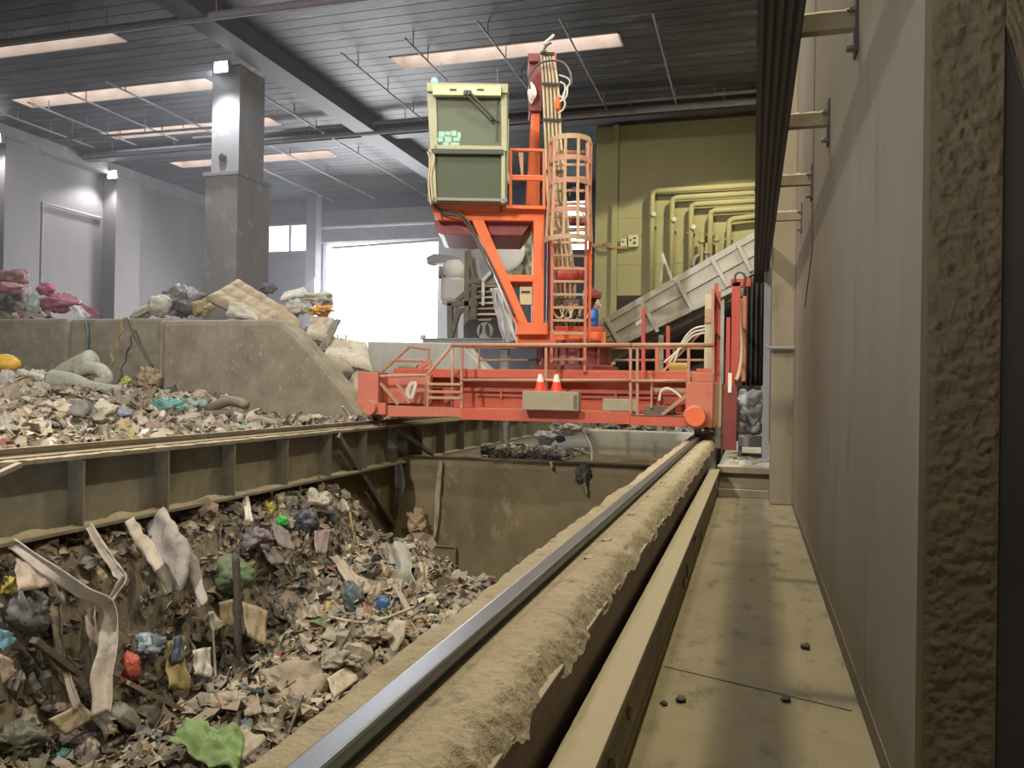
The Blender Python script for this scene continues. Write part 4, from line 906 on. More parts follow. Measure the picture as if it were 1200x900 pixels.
PAL = [(.42, .35, .255), (.35, .285, .20), (.46, .40, .31), (.27, .215, .15), (.40, .31, .205), (.52, .47, .39), (.20, .175, .14), (.10, .09, .08), (.31, .28, .25), (.44, .38, .30), (.23, .175, .12), (.37, .33, .25)]
ACC = [(.10, .12, .18), (.28, .08, .05), (.09, .18, .09), (.42, .34, .09), (.58, .56, .52), (.12, .24, .26), (.05, .05, .05), (.36, .21, .16), (.18, .15, .18)]
def shade(c, k): return tuple(v * k for v in c)
DRK = [(.07, .065, .065), (.10, .085, .09), (.13, .11, .115), (.05, .05, .055), (.16, .13, .11), (.09, .10, .095)]  # dark film, and the shadow of the pit hollow put into scrap colour
def normal(zf, x, y):
    e = .06; return V((-(zf(x + e, y) - zf(x - e, y)) / (2 * e), -(zf(x, y + e) - zf(x, y - e)) / (2 * e), 1)).normalized()
def basis(n, a):
    t = n.orthogonal().normalized(); t = Matrix.Rotation(a, 3, n) @ t; return t, n.cross(t)
def scrap(mb, p, n, w, h, seed, curl=.35):
    t, b = basis(n, R.uniform(0, 6.28)); k = 3
    def fn(u, v):
        q = (u - .5) * w; r = (v - .5) * h
        z = curl * min(w, h) * noise.noise(V((u * 2.2 + seed, v * 2.2, seed * .37))) * 2 + curl * w * (u - .5) ** 2 * ((seed % 3) - 1)
        return p + t * (q + .12 * w * noise.noise(V((v * 3, seed, 1)))) + b * (r + .12 * h * noise.noise(V((u * 3, seed, 7)))) + n * z
    mb.grid(fn, k, k)
def heap(name, label, cat, zf, xr, yr, res, nscrap, loc, smin=.05, smax=.28, pal=PAL, acc=.07, mask=lambda x, y: True, chunk=.35, dark=None, big=0, smask=None):
    mb = MB(); nx = int((xr[1] - xr[0]) / res); ny = int((yr[1] - yr[0]) / res)
    b = len(mb.v); xs = [xr[0] + (xr[1] - xr[0]) * i / nx for i in range(nx + 1)]; ys = [yr[0] + (yr[1] - yr[0]) * j / ny for j in range(ny + 1)]
    for x in xs:
        for y in ys: mb.v.append(V((x, y, zf(x, y))))
    for i in range(nx):
        for j in range(ny):
            if not mask(xs[i], ys[j]): continue
            a = b + i * (ny + 1) + j; mb.f.append((a, a + ny + 1, a + ny + 2, a + 1)); mb.m.append(0)
            k = noise.noise(V((xs[i] * 3, ys[j] * 3, 77))); c = (.20, .165, .12); mb.c.append(tuple(v * (1 + .5 * k) for v in c))
    n = 0
    while n < nscrap:
        x, y = R.uniform(*xr), R.uniform(*yr)
        if not mask(x, y) or (smask and not smask(x, y)): n += 1; continue
        nn = normal(zf, x, y); p = V((x, y, zf(x, y)))
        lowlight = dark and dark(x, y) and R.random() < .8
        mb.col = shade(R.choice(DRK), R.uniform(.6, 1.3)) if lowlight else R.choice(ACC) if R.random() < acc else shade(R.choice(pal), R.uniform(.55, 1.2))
        tilt = (nn + V((R.uniform(-1, 1), R.uniform(-1, 1), R.uniform(-1, 1))) * .75).normalized(); s = R.uniform(smin, smax) ** 1.0
        if n < big: s = R.uniform(smax, smax * 1.9); tilt = (nn * .9 + V((R.uniform(-1, 1), R.uniform(-1, 1), R.uniform(-.5, 1))) * .6).normalized()
        elif R.random() < .5: s *= .5
        k = R.random()
        if k < chunk * .6: mb.blob(p + nn * s * .15, (s * .5, s * R.uniform(.25, .5), s * R.uniform(.15, .35)), .5, n, 2.2, nu=7, nv=5, rot=Matrix.Rotation(R.uniform(0, 6), 3, V((R.random(), R.random(), R.random())).normalized()))
        elif k < chunk: t, _ = basis(tilt, R.uniform(0, 6.28)); mb.bar(p - t * s * .8 + nn * .03, p + t * s * .8 + nn * .06, s * .12, s * .05, up=tilt)
        else: scrap(mb, p + nn * R.uniform(.0, .07), tilt, s, s * R.uniform(.15, 1), R.randrange(999), R.uniform(.15, .5))
        n += 1
    mb.col = None
    o = mb.build(name, 'refuse', loc=loc); tag(o, label, cat, kind='stuff'); return o
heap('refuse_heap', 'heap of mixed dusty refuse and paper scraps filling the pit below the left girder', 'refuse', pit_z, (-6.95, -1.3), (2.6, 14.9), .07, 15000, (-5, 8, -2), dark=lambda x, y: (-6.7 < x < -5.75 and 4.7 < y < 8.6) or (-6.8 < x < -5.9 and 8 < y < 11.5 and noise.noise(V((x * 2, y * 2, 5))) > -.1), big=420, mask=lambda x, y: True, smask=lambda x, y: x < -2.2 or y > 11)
heap('refuse_mound', 'mound of pale refuse between the left crane girder and the concrete bunker wall', 'refuse', mound_z, (-19.5, -7.25), (5.5, 17.15), .14, 11500, (-12, 12, .3), smin=.06, smax=.34, mask=lambda x, y: (x < -7.3) and (y < 17.1 or x > -8.6) and x > -3 - y * 1.25, pal=[(.48, .40, .30), (.55, .5, .41), (.43, .35, .26), (.36, .30, .24), (.58, .53, .45), (.30, .25, .2), (.5, .42, .33), (.63, .59, .51), (.22, .19, .16)], acc=.08, big=90)
heap('refuse_pile', 'pile of bulky refuse behind the concrete bunker wall', 'refuse', upper_z, (-26, -8.4), (18.5, 24), .2, 2200, (-16, 20, .3), smin=.12, smax=.6, acc=.1, pal=PAL + [(.36, .12, .17), (.45, .24, .27), (.28, .07, .12), (.5, .45, .45), (.12, .13, .15)])
heap('litter_pile', 'bright white and blue litter pile beyond the pit under the crane platform', 'litter', far_z, (-4.6, -1.1), (18.95, 22), .12, 2000, (-3.5, 20, .1), smin=.08, smax=.35, pal=[(.7, .7, .7), (.6, .62, .66), (.5, .5, .5), (.3, .3, .32), (.2, .3, .45)], acc=.25)
def ledge_z(x, y): return .10 + .22 * sm(-4.6, -6.5, x) * sm(16, 18, y) + .06 * noise.noise(V((x * 2, y * 2, 3)))
heap('floor_litter', 'scattered litter on the ledge behind the pit wall', 'litter', ledge_z, (-5.4, -3.7), (16.0, 18.9), .12, 420, (-5, 17, .1), smin=.06, smax=.3, pal=[(.6, .57, .52), (.7, .7, .7), (.45, .4, .35), (.4, .5, .65)])

# --- single pieces -------------------------------------------------
NRM = V((.55, -.45, .7)).normalized()
def scale_at(p): return (p - EYE).dot(fwd) / F
fwd = ray(600, 450).normalized()
RGT = ray(1550, 450) - ray(600, 450); RGT.normalize(); UPV = V((0, 0, 1))
def flat(name, label, cat, pts, dep, col, wav=.05, thick=.012, rough=.8, seed=0, nu=10, nv=8, fold=0.):
    """a sheet, board or cloth spanning four image corners, each corner at its own depth along y"""
    cs = [at(px, py, y=dy) for (px, py), dy in zip(pts, dep)]
    n = (cs[1] - cs[0]).cross(cs[3] - cs[0]).normalized(); mb = MB()
    L = (cs[1] - cs[0]).length
    def fn(u, v):
        p = (cs[0] * (1 - u) + cs[1] * u) * (1 - v) + (cs[3] * (1 - u) + cs[2] * u) * v
        k = noise.noise(V((u * 2.5, v * 2.5, seed + .3))) + .5 * noise.noise(V((u * 6, v * 6, seed + 7))) + .25 * noise.noise(V((u * 15, v * 12, seed)))
        return p + n * (wav * k + fold * math.sin(u * math.pi * 5 + seed)) + (cs[1] - cs[0]).normalized() * wav * .5 * noise.noise(V((v * 4, seed, u * 2)))
    mb.grid(fn, nu, nv)
    return tag(mb.build(name, cmat(col, rough), loc=min(cs, key=lambda p: p.z), solid=thick, smooth=True), label, cat)
def lump(name, label, cat, px, py, w, h, zf, rng, col, amp=.3, seed=1, depth=.7, rough=.6, freq=1.5, inx=lambda x: True, lift=.35, y=None, tilt=0., nu=38, nv=26):
    """a bag or lump lying on the heap; w and h are its size in the picture at that place"""
    p = at(px, py, y=y) if y else hit(px, py, zf, *rng, inx); s = scale_at(p)
    if not y: p = p + (EYE - p).normalized() * (.06 + .3 * w * s)
    rot = Matrix((RGT, fwd, UPV)).transposed() @ Matrix.Rotation(tilt, 3, 'Y')
    mb = MB(); mb.blob(p, (w * s * .5, w * s * .5 * depth, h * s * .5), amp, seed, freq, nu, nv, rot)
    return tag(mb.build(name, cmat(col, rough), loc=p - V((0, 0, h * s * .4)), smooth=True), label, cat)
def strip(name, label, cat, pts, ys, ws, col, seed=0, rough=.85):
    cs = [at(px, py, y=y) for (px, py), y in zip(pts, ys)]; n = 6; path = smoothpath(cs, n); k = len(path) - 1; mb = MB()
    def fn(u, v):
        i = min(int(u * k + 1e-6), k); p = path[i]; d = (path[min(i + 1, k)] - path[max(i - 1, 0)]).normalized()
        side = d.cross(fwd).normalized(); f = u * (len(ws) - 1); a = min(int(f), len(ws) - 2); w = ws[a] + (ws[a + 1] - ws[a]) * (f - a)
        sc = scale_at(p); return p + side * (v - .5) * w * sc * (1 + .2 * noise.noise(V((u * 9, v, seed)))) - fwd * (.04 * math.sin(v * 6.3 + seed) + .05 * noise.noise(V((u * 7, v * 3, seed))))
    mb.grid(fn, k, 7)
    return tag(mb.build(name, cmat(col, rough), loc=min(cs, key=lambda p: p.z), solid=.008, smooth=True), label, cat)
def stick(name, label, cat, pts, ys, r, col, flatbar=False):
    cs = [at(px, py, y=y) for (px, py), y in zip(pts, ys)]; mb = MB()
    if flatbar: mb.bar(cs[0], cs[-1], r * 2.4, r * 1.4)
    else: mb.tube(smoothpath(cs, 5) if len(cs) > 2 else cs, r, 7)
    return tag(mb.build(name, cmat(col, .8), loc=min(cs, key=lambda p: p.z), smooth=not flatbar), label, cat)
def ph(px, py, out=.06):
    p = hit(px, py, pit_z, 2.6, 15); return max(2.5, p.y - out)
def mh(px, py, out=.1): return hit(px, py, mound_z, 5, 17.1, lambda x: x < -7.2).y - out
def clampd(f, pts, out, w):
    cx, cy = sum(p[0] for p in pts) / 4, sum(p[1] for p in pts) / 4; c = f(cx, cy, 0)
    return [max(c - w, min(c + w, f(*q, 0))) - out for q in pts]
def pflat(name, label, cat, pts, col, out=.07, **k): return flat(name, label, cat, pts, clampd(ph, pts, out + .17, .3), col, **k)
def mflat(name, label, cat, pts, col, out=.1, **k): return flat(name, label, cat, pts, clampd(mh, pts, out + .3, .6), col, **k)
PR = (2.6, 15)
def plump(name, label, cat, px, py, w, h, col, **k): return lump(name, label, cat, px, py, w, h, pit_z, PR, col, **k)
def mlump(name, label, cat, px, py, w, h, col, **k): return lump(name, label, cat, px, py, w, h, mound_z, (5, 17.1), col, inx=lambda x: x < -7.2, **k)
# hanging cloth and strips below the girder
DUSTY = (.42, .36, .29); GREYC = (.30, .27, .25); PALE = (.55, .49, .41)
yk = at(100, 620, x=-6.66).y
def gy(px, py, o=0.): return at(px, py, x=-6.62).y - o
strip('fabric_strip', 'long pale fabric strip draped from the girder and hanging down at the left', 'fabric strip', [(16, 636), (60, 668), (100, 694), (129, 710), (128, 750), (122, 795), (120, 836)], [gy(16, 636), gy(45, 660, .2), gy(90, 680, .4), 6.6, 6.5, 6.4, 6.3], [14, 16, 18, 16, 22, 26, 22], PALE, 1)
strip('fabric_strip', 'thin pale strap running from the girder down to the long hanging fabric strip', 'strap', [(106, 615), (125, 648), (140, 668), (145, 680), (128, 706)], [gy(106, 615), gy(115, 630, .2), gy(125, 650, .4), 6.7, 6.6], [10, 12, 14, 9, 7], DUSTY, 2)
strip('fabric_strip', 'grey-beige strip hanging beside the thin strap under the girder', 'fabric strip', [(150, 610), (160, 630), (172, 645), (186, 668)], [gy(150, 610), gy(158, 620, .15), gy(165, 635, .3), 7.2], [14, 16, 20, 14], DUSTY, 5)
strip('fabric_strip', 'dark narrow cloth strip hanging at the left over the dark hollow', 'fabric strip', [(58, 682), (64, 705), (66, 735), (72, 775), (92, 830)], [6.3, 6.3, 6.2, 6.2, 6.1], [10, 14, 12, 6, 3], (.28, .24, .2), 6)
strip('fabric_strip', 'brown strip hanging just left of the long pale one', 'fabric strip', [(106, 712), (110, 745), (114, 790)], [6.7, 6.6, 6.5], [14, 12, 8], (.26, .2, .16), 7)
strip('grey_cloth', 'broad grey cloth hanging from the girder like a sheet', 'cloth', [(182, 604), (192, 630), (203, 660), (204, 694)], [gy(182, 604), gy(186, 625, .25), 7.6, 7.5], [28, 42, 46, 18], (.36, .325, .30), 3)
strip('grey_cloth', 'second grey cloth tail hanging right of the broad grey cloth', 'cloth', [(198, 622), (215, 650), (226, 680), (238, 710)], [gy(198, 622, .1), 7.9, 7.8, 7.6], [14, 22, 24, 12], (.34, .30, .27), 4)
# boards, cartons and sheets in the pit
BR = (.42, .33, .235)
pflat('cardboard_sheet', 'clean tan cardboard rectangle lying in front of the long hanging strip', 'cardboard', [(57, 843), (95, 824), (112, 840), (77, 862)], (.46, .37, .27), .12, wav=.015)
pflat('cardboard_sheet', 'pinkish-tan board at the left edge below the blue crate', 'cardboard', [(0, 766), (16, 775), (18, 790), (3, 803)], (.47, .38, .32), .15, wav=.02)
pflat('cardboard_sheet', 'dusty tan cardboard slanting at the left edge under the girder', 'cardboard', [(18, 655), (52, 660), (62, 685), (20, 692)], (.45, .36, .28), .12, wav=.05)
pflat('cardboard_flap', 'big brown cardboard flap curling beside the polished rail', 'cardboard', [(302, 786), (372, 770), (382, 800), (345, 850)], (.36, .285, .205), .16, wav=.09)
pflat('cardboard_sheet', 'light square cardboard leaning against the rail beam', 'cardboard', [(383, 795), (408, 780), (420, 796), (392, 818)], (.50, .42, .31), .12, wav=.02)
pflat('cardboard_sheet', 'tall tan cardboard upright to the right of the dark post', 'cardboard', [(284, 705), (314, 716), (310, 756), (290, 745)], (.43, .33, .23), .15, wav=.03)
pflat('cardboard_sheet', 'brown cardboard piece left of the dark post', 'cardboard', [(256, 706), (273, 702), (273, 735), (260, 732)], (.38, .29, .2), .12, wav=.03)
pflat('cardboard_sheet', 'pale torn cardboard beside the green bag at the bottom', 'cardboard', [(266, 862), (290, 854), (312, 866), (285, 892)], (.5, .43, .33), .13, wav=.04)
pflat('cardboard_sheet', 'tan cardboard at the very bottom edge, left of the green bag', 'cardboard', [(118, 890), (150, 882), (158, 899), (120, 905)], (.48, .38, .27), .1, wav=.03)
pflat('purple_board', 'dusky purple-grey board tilted among the refuse under the girder', 'board', [(318, 612), (338, 622), (346, 645), (326, 640)], (.25, .21, .23), .1, wav=.02)
pflat('purple_board', 'larger dusky board standing on edge near the grey pit corner', 'board', [(368, 622), (388, 620), (382, 650), (370, 648)], (.28, .22, .22), .12, wav=.02)
pflat('purple_board', 'folded mauve card left of the dusky boards', 'board', [(308, 645), (322, 640), (334, 660), (318, 662)], (.27, .23, .24), .1, wav=.02)
pflat('stained_sheet', 'blue and yellow stained sheet standing left of the white pieces', 'sheet', [(196, 752), (216, 745), (222, 810), (198, 806)], (.38, .3, .12), .15, wav=.05)
pflat('blue_sheet', 'small blue sheet topping the yellow stained one', 'sheet', [(203, 746), (215, 745), (215, 775), (200, 778)], (.08, .14, .22), .2, wav=.03)
pflat('white_board', 'white broken board upright left of the dark post', 'board', [(226, 762), (247, 758), (248, 794), (228, 790)], (.58, .54, .48), .15, wav=.03)
pflat('white_board', 'small white triangle of paper above the white broken board', 'paper', [(244, 717), (250, 716), (264, 733), (248, 742)], (.68, .66, .58), .15, wav=.03)
pflat('white_carton', 'white flattened carton standing under the girder', 'carton', [(284, 582), (291, 581), (297, 612), (288, 610)], (.6, .56, .5), .12, wav=.02)
pflat('fabric_piece', 'pale dusty garment lying below the dusky boards', 'fabric', [(386, 652), (402, 655), (436, 690), (420, 698)], (.44, .37, .29), .14, wav=.08)
pflat('plastic_sheet', 'greenish-grey plastic sheet draped down at the right end of the heap', 'sheet', [(452, 640), (476, 634), (488, 690), (468, 694)], (.33, .33, .28), .14, wav=.1, rough=.45)
pflat('blue_crate_side', 'broken light blue plastic crate side at the left edge', 'crate', [(0, 737), (14, 742), (20, 752), (2, 764)], (.10, .30, .42), .16, wav=.02, rough=.4)
pflat('brown_board', 'short brown board lying in front of the green bag', 'board', [(245, 824), (262, 812), (292, 814), (268, 838)], (.37, .3, .22), .14, wav=.05)
pflat('brown_board', 'tan broken panel right of the short brown board', 'board', [(282, 816), (302, 812), (306, 834), (286, 838)], (.33, .27, .2), .12, wav=.05)
pflat('green_cloth', 'crumpled pale green cloth at the bottom edge beside the rail', 'cloth', [(196, 868), (232, 838), (286, 862), (280, 905)], (.20, .33, .11), .2, wav=.12, rough=.6, nu=24, nv=18)
# bags and lumps in the pit
plump('green_bag', 'dull green sack behind the dark post', 'bag', 272, 673, 54, 46, (.09, .14, .06), seed=3, amp=.25)
plump('grey_bag', 'dark grey rubbish bag at the left edge under the tan cardboard', 'bag', 33, 718, 54, 58, (.12, .12, .125), seed=4, amp=.35, rough=.4)
plump('blue_bag', 'blue and white shiny bag hanging over the red plastic tub', 'bag', 174, 757, 42, 32, (.27, .35, .42), seed=6, amp=.4, rough=.35)
plump('red_tub', 'red plastic tub in the hollow under the blue and white bag', 'tub', 153, 782, 26, 38, (.42, .06, .035), seed=7, amp=.2, rough=.45)
plump('navy_bag', 'dark navy bag in the shade near the bright green bottle', 'bag', 358, 612, 32, 34, (.035, .045, .08), seed=8, amp=.35, rough=.4)
plump('green_bottle', 'bright green plastic bottle under the girder', 'bottle', 331, 611, 14, 15, (.03, .42, .06), seed=9, amp=.3, rough=.35)
plump('yellow_wrapper', 'yellow wrapper beside the bright green bottle', 'wrapper', 315, 598, 14, 22, (.48, .42, .06), seed=10, amp=.4)
plump('yellow_wrapper', 'yellow wrapper at the left edge above the dark grey bag', 'wrapper', 10, 686, 22, 28, (.5, .42, .06), seed=11, amp=.5)
plump('dark_sack', 'dark blue-green sack near the right end of the heap', 'bag', 414, 702, 30, 46, (.07, .11, .13), seed=12, amp=.35, tilt=-.4, rough=.4)
plump('blue_can', 'blue and teal can beside the pale curved stick', 'can', 449, 708, 17, 22, (.03, .13, .34), seed=13, amp=.15, rough=.3)
plump('brown_bag', 'crumpled brown paper bag next to the light square cardboard', 'bag', 377, 808, 30, 32, (.40, .33, .24), seed=14, amp=.4)
plump('grey_roll', 'dusty dark grey roll lying left of the stained sheet', 'roll', 148, 840, 44, 18, (.17, .16, .13), seed=15, amp=.15, tilt=.75)
plump('brown_lump', 'large dusty carton lump left of the cardboard flap', 'carton', 270, 825, 58, 34, (.38, .31, .225), seed=16, amp=.35, tilt=-.15)
plump('grey_blanket', 'grey dusty blanket lump above the cardboard flap', 'blanket', 395, 775, 52, 26, (.31, .27, .21), seed=17, amp=.5, freq=2.4)
plump('grey_blanket', 'brown dusty rag lump by the rail toward the far end', 'rag', 440, 745, 40, 26, (.34, .28, .2), seed=18, amp=.5, freq=2.4)
plump('teal_bottle', 'teal plastic piece near the bottom edge at the left', 'plastic piece', 75, 888, 18, 22, (.08, .28, .28), seed=19, amp=.35)
plump('dark_bag', 'black-green bag in the lower left corner', 'bag', 22, 870, 70, 50, (.11, .12, .08), seed=20, amp=.4, rough=.4)
plump('beige_bag', 'pale crumpled bag below the clean tan cardboard', 'bag', 104, 886, 26, 44, (.42, .36, .3), seed=21, amp=.35)
plump('purple_bag', 'dusky mauve bag in the shade left of the navy bag', 'bag', 300, 632, 40, 28, (.17, .14, .16), seed=22, amp=.45)
plump('grey_sack', 'grey sack resting on the heap at the corner of the pit', 'bag', 462, 655, 32, 36, (.26, .25, .21), seed=23, amp=.35)
plump('pale_rags', 'pale bundle of rags just below the girder near the pit corner', 'rags', 370, 590, 44, 30, (.45, .40, .34), seed=24, amp=.5)
plump('teal_scrap', 'teal-grey bag beside the pale bundle of rags', 'bag', 386, 603, 22, 34, (.2, .25, .25), seed=25, amp=.4)
# posts and sticks
stick('dark_post', 'dark upright post standing in the refuse', 'post', [(276, 650), (279, 715), (277, 792)], [ph(278, 790, .45)] * 3, .045, (.05, .045, .04))
stick('pale_stick', 'pale thin stick leaning on the refuse by the rail', 'stick', [(356, 812), (346, 838), (336, 866)], [ph(346, 838, .3)] * 3, .014, (.52, .44, .32))
stick('curved_stick', 'long pale curved stick lying across the far part of the heap', 'stick', [(385, 722), (410, 728), (440, 728), (486, 711)], [ph(390, 724, .2), ph(410, 728, .2), ph(440, 728, .25), ph(470, 722, .3)], .022, (.5, .43, .32))
stick('white_pipe_piece', 'thin white tube hanging in front of the white broken board', 'tube', [(249, 735), (251, 765), (253, 795)], [ph(252, 790, .35)] * 3, .014, (.6, .56, .46))
stick('wood_batten', 'brown wooden batten sticking out beside the grey roll', 'batten', [(150, 800), (215, 832)], [ph(150, 800, .15), ph(215, 832, .2)], .03, (.3, .24, .17), True)
stick('wood_batten', 'pale batten at the right end of the heap pointing at the pit wall', 'batten', [(462, 686), (482, 722)], [ph(462, 686, .2), ph(482, 722, .2)], .035, (.36, .3, .23), True)
stick('wood_batten', 'dark batten in the hollow left of the long fabric strip', 'batten', [(40, 750), (92, 790)], [ph(40, 750, .2), ph(92, 790, .2)], .04, (.12, .1, .085), True)
# things hung on the back wall of the pit
lump('black_bag', 'black torn bag snagged on the edge of the pit back wall', 'bag', 683, 556, 20, 26, None, None, (.03, .03, .028), y=15.12, seed=30, amp=.45, depth=.5)
strip('torn_tape', 'torn tail hanging under the black snagged bag', 'tape', [(684, 566), (686, 575), (687, 580)], [15.1, 15.1, 15.1], [6, 5, 3], (.3, .26, .18), 9)
lump('brown_rags', 'tan rags caught at the corner of the pit above the stained plate', 'rags', 489, 615, 27, 34, None, None, (.40, .27, .16), y=14.95, seed=31, amp=.5, freq=2.5, depth=.5)
strip('rag_strip', 'pale rag strip hanging down the pit wall above the tan rags', 'rag', [(517, 540), (514, 570), (512, 605), (509, 632)], [15.1] * 4, [5, 7, 6, 3], (.45, .37, .26), 10)
strip('yellow_tape', 'small yellow tape on the rim of the pit back wall', 'tape', [(646, 541), (647, 549)], [15.1, 15.1], [5, 3], (.6, .5, .04), 11)
strip('white_rope', 'thin white rope hanging from the litter pile to the pit rim', 'rope', [(676, 487), (686, 510), (693, 525), (693, 542)], [18.3, 18.2, 17.6, 16.6], [2.5, 2.5, 2.5, 2.5], (.7, .68, .62), 12)
strip('dark_rag', 'dark rag strips hanging beside the girder brace at the pit corner', 'rag', [(466, 545), (468, 570), (464, 592)], [14.7] * 3, [10, 13, 5], (.05, .05, .06), 13)
def ledgebag(l, cat, px, py, w, h, c, sd): lump('litter_bag', l, cat, px, py, w, h, None, None, c, y=19.7 if px > 700 else 18.0, seed=sd, amp=.4, freq=2.)
ledgebag('white and pale blue plastic bag at the edge of the ledge under the crane', 'bag', 640, 513, 26, 18, (.62, .66, .72), 120)
ledgebag('bright white bag behind the pale blue one on the ledge under the crane', 'bag', 668, 503, 26, 14, (.72, .72, .7), 121)
ledgebag('blue crumpled bag beside the white ones on the ledge under the crane', 'bag', 657, 514, 12, 9, (.12, .25, .5), 122)
ledgebag('yellow-brown scrap on the litter behind the grey barrier', 'scrap', 718, 497, 12, 8, (.55, .38, .06), 123)
ledgebag('dark bag in the shade at the left end of the ledge under the crane', 'bag', 572, 527, 22, 12, (.06, .06, .065), 124)
# ---- mound beyond the left girder
lump('yellow_float', 'bright yellow rounded plastic tank on the mound at the left edge', 'tank', 5, 427, 38, 24, None, None, (.85, .48, .02), y=15.5, seed=40, amp=.04, rough=.4)
mm = MB()
p = [at(x, y, y=15.4) for x, y in ((66, 446), (82, 434), (108, 421))]; mm.tube(smoothpath(p, 6), [.24] * 13, 14)
tag(mm.build('foam_roll', cmat((.50, .51, .42), .8), loc=p[0], smooth=True), 'pale green-grey foam roll lying on the mound against the bunker wall', 'foam roll')
mm = MB(); p = [at(x, y, y=14.9) for x, y in ((62, 446), (85, 448), (108, 455), (140, 458))]; mm.tube(smoothpath(p, 6), [.26 - .008 * k for k in range(19)], 14)
tag(mm.build('carpet_roll', cmat((.48, .48, .41), .85), loc=p[0], smooth=True), 'long pale rolled carpet in front of the foam roll', 'carpet roll')
mm = MB(); p = [at(x, y, y=15.2) for x, y in ((92, 436), (105, 432), (118, 434), (124, 444), (116, 450))]; mm.tube(smoothpath(p, 6), .16, 12)
tag(mm.build('foam_bend', cmat((.53, .54, .45), .8), loc=p[0], smooth=True), 'curled end of foam beside the rolled carpet', 'foam')
mlump('teal_bag', 'teal plastic bag near the right end of the mound', 'bag', 197, 477, 40, 24, (.12, .36, .33), seed=42, amp=.3, rough=.4)
mlump('teal_bag', 'torn teal and white bag right of the teal one', 'bag', 226, 475, 34, 18, (.33, .44, .42), seed=43, amp=.4)
mlump('grey_bag', 'dark grey striped bag in the middle of the mound', 'bag', 93, 484, 40, 32, (.22, .22, .21), seed=44, amp=.3)
mlump('white_bag', 'white crumpled bag on the mound left of the carpet roll', 'bag', 34, 444, 44, 26, (.62, .60, .53), seed=45, amp=.4)
mlump('white_bag', 'pale bag at the left edge of the mound', 'bag', 8, 452, 24, 40, (.56, .55, .52), seed=46, amp=.3)
mlump('white_bag', 'cream crumpled bundle of paper left of the striped bag', 'paper', 66, 480, 36, 24, (.64, .57, .44), seed=47, amp=.5)
mlump('cream_paper', 'cream crumpled papers right of the dark grey striped bag', 'paper', 122, 484, 36, 26, (.66, .6, .47), seed=48, amp=.5)
mlump('green_wrapper', 'yellow-green wrapper next to the bunker wall', 'wrapper', 147, 448, 14, 15, (.5, .55, .12), seed=49, amp=.4)
mlump('red_bag', 'red bag beside the black flat case on the mound', 'bag', 174, 464, 13, 15, (.5, .07, .05), seed=50, amp=.3)
mflat('black_case', 'black flat case leaning near the bunker wall', 'case', [(182, 462), (206, 450), (208, 458), (184, 468)], (.04, .045, .06), .2, wav=.02)
mflat('blue_cloth', 'pale blue cloth on the mound', 'cloth', [(130, 478), (142, 475), (156, 484), (140, 488)], (.32, .36, .52), .15, wav=.06)
mlump('straw_bag', 'straw-coloured bag near the girder rail', 'bag', 146, 502, 36, 24, (.48, .38, .2), seed=51, amp=.45)
mlump('maroon_roll', 'small mauve roll near the girder rail right of the straw-coloured bag', 'roll', 182, 503, 30, 18, (.3, .2, .2), seed=52, amp=.2)
mlump('brown_bundle', 'brown straw bundle against the corner of the bunker wall', 'bundle', 174, 446, 30, 32, (.40, .31, .19), seed=53, amp=.5, freq=2.5)
mflat('cardboard_sheet', 'tan cardboard by the girder rail at the right end of the mound', 'cardboard', [(206, 488), (240, 482), (262, 498), (215, 500)], (.56, .45, .34), .15, wav=.05)
mflat('cardboard_sheet', 'wide cream cardboard by the girder rail toward the left edge', 'cardboard', [(20, 500), (60, 492), (62, 510), (14, 518)], (.58, .52, .4), .15, wav=.04)
mflat('cardboard_sheet', 'grey torn sheet at the left edge of the mound by the rail', 'sheet', [(0, 484), (10, 482), (22, 508), (2, 514)], (.42, .4, .36), .15, wav=.05)
mlump('pink_cloth', 'salmon-coloured cloth on the left part of the mound', 'cloth', 26, 490, 34, 9, (.55, .25, .16), seed=54, amp=.4)
for k, (pts, r, c, l) in enumerate(((((246, 478), (270, 470), (288, 474)), .10, (.3, .25, .19), 'brown dusty branch-like roll near the low end of the bunker wall'), (((242, 484), (275, 484), (300, 490), (322, 496)), .07, (.36, .31, .24), 'long dusty tube beside the brown roll'),
                                      (((290, 490), (312, 488), (324, 493), (328, 500)), .035, (.24, .19, .14), 'thin bent hose at the right tip of the mound'))):
    stick('dusty_tube', l, 'tube', pts, [13.9, 13.5, 13.2, 13.0][:len(pts)], r, c)
# ---- rags and cables over the bunker wall
strip('yellow_strap', 'yellow twisted strap hanging down the bunker wall', 'strap', [(147, 372), (143, 380), (144, 388), (138, 397), (138, 406), (132, 415), (133, 424), (127, 434), (126, 443)], [17.1] * 9, [2.2, 2.6, 2, 2.6, 2.2], (.62, .52, .2), 14)
strip('brown_strap', 'brown flat strap slanting down the bunker wall', 'strap', [(149, 372), (158, 395), (168, 412), (177, 428)], [17.12] * 4, [2.5, 3, 3, 3], (.2, .16, .12), 15)
strip('blue_rag', 'blue-green rag hanging at the joint of the bunker wall', 'rag', [(100, 376), (102, 395), (100, 418)], [17.6] * 3, [3, 4, 4], (.15, .24, .26), 16)
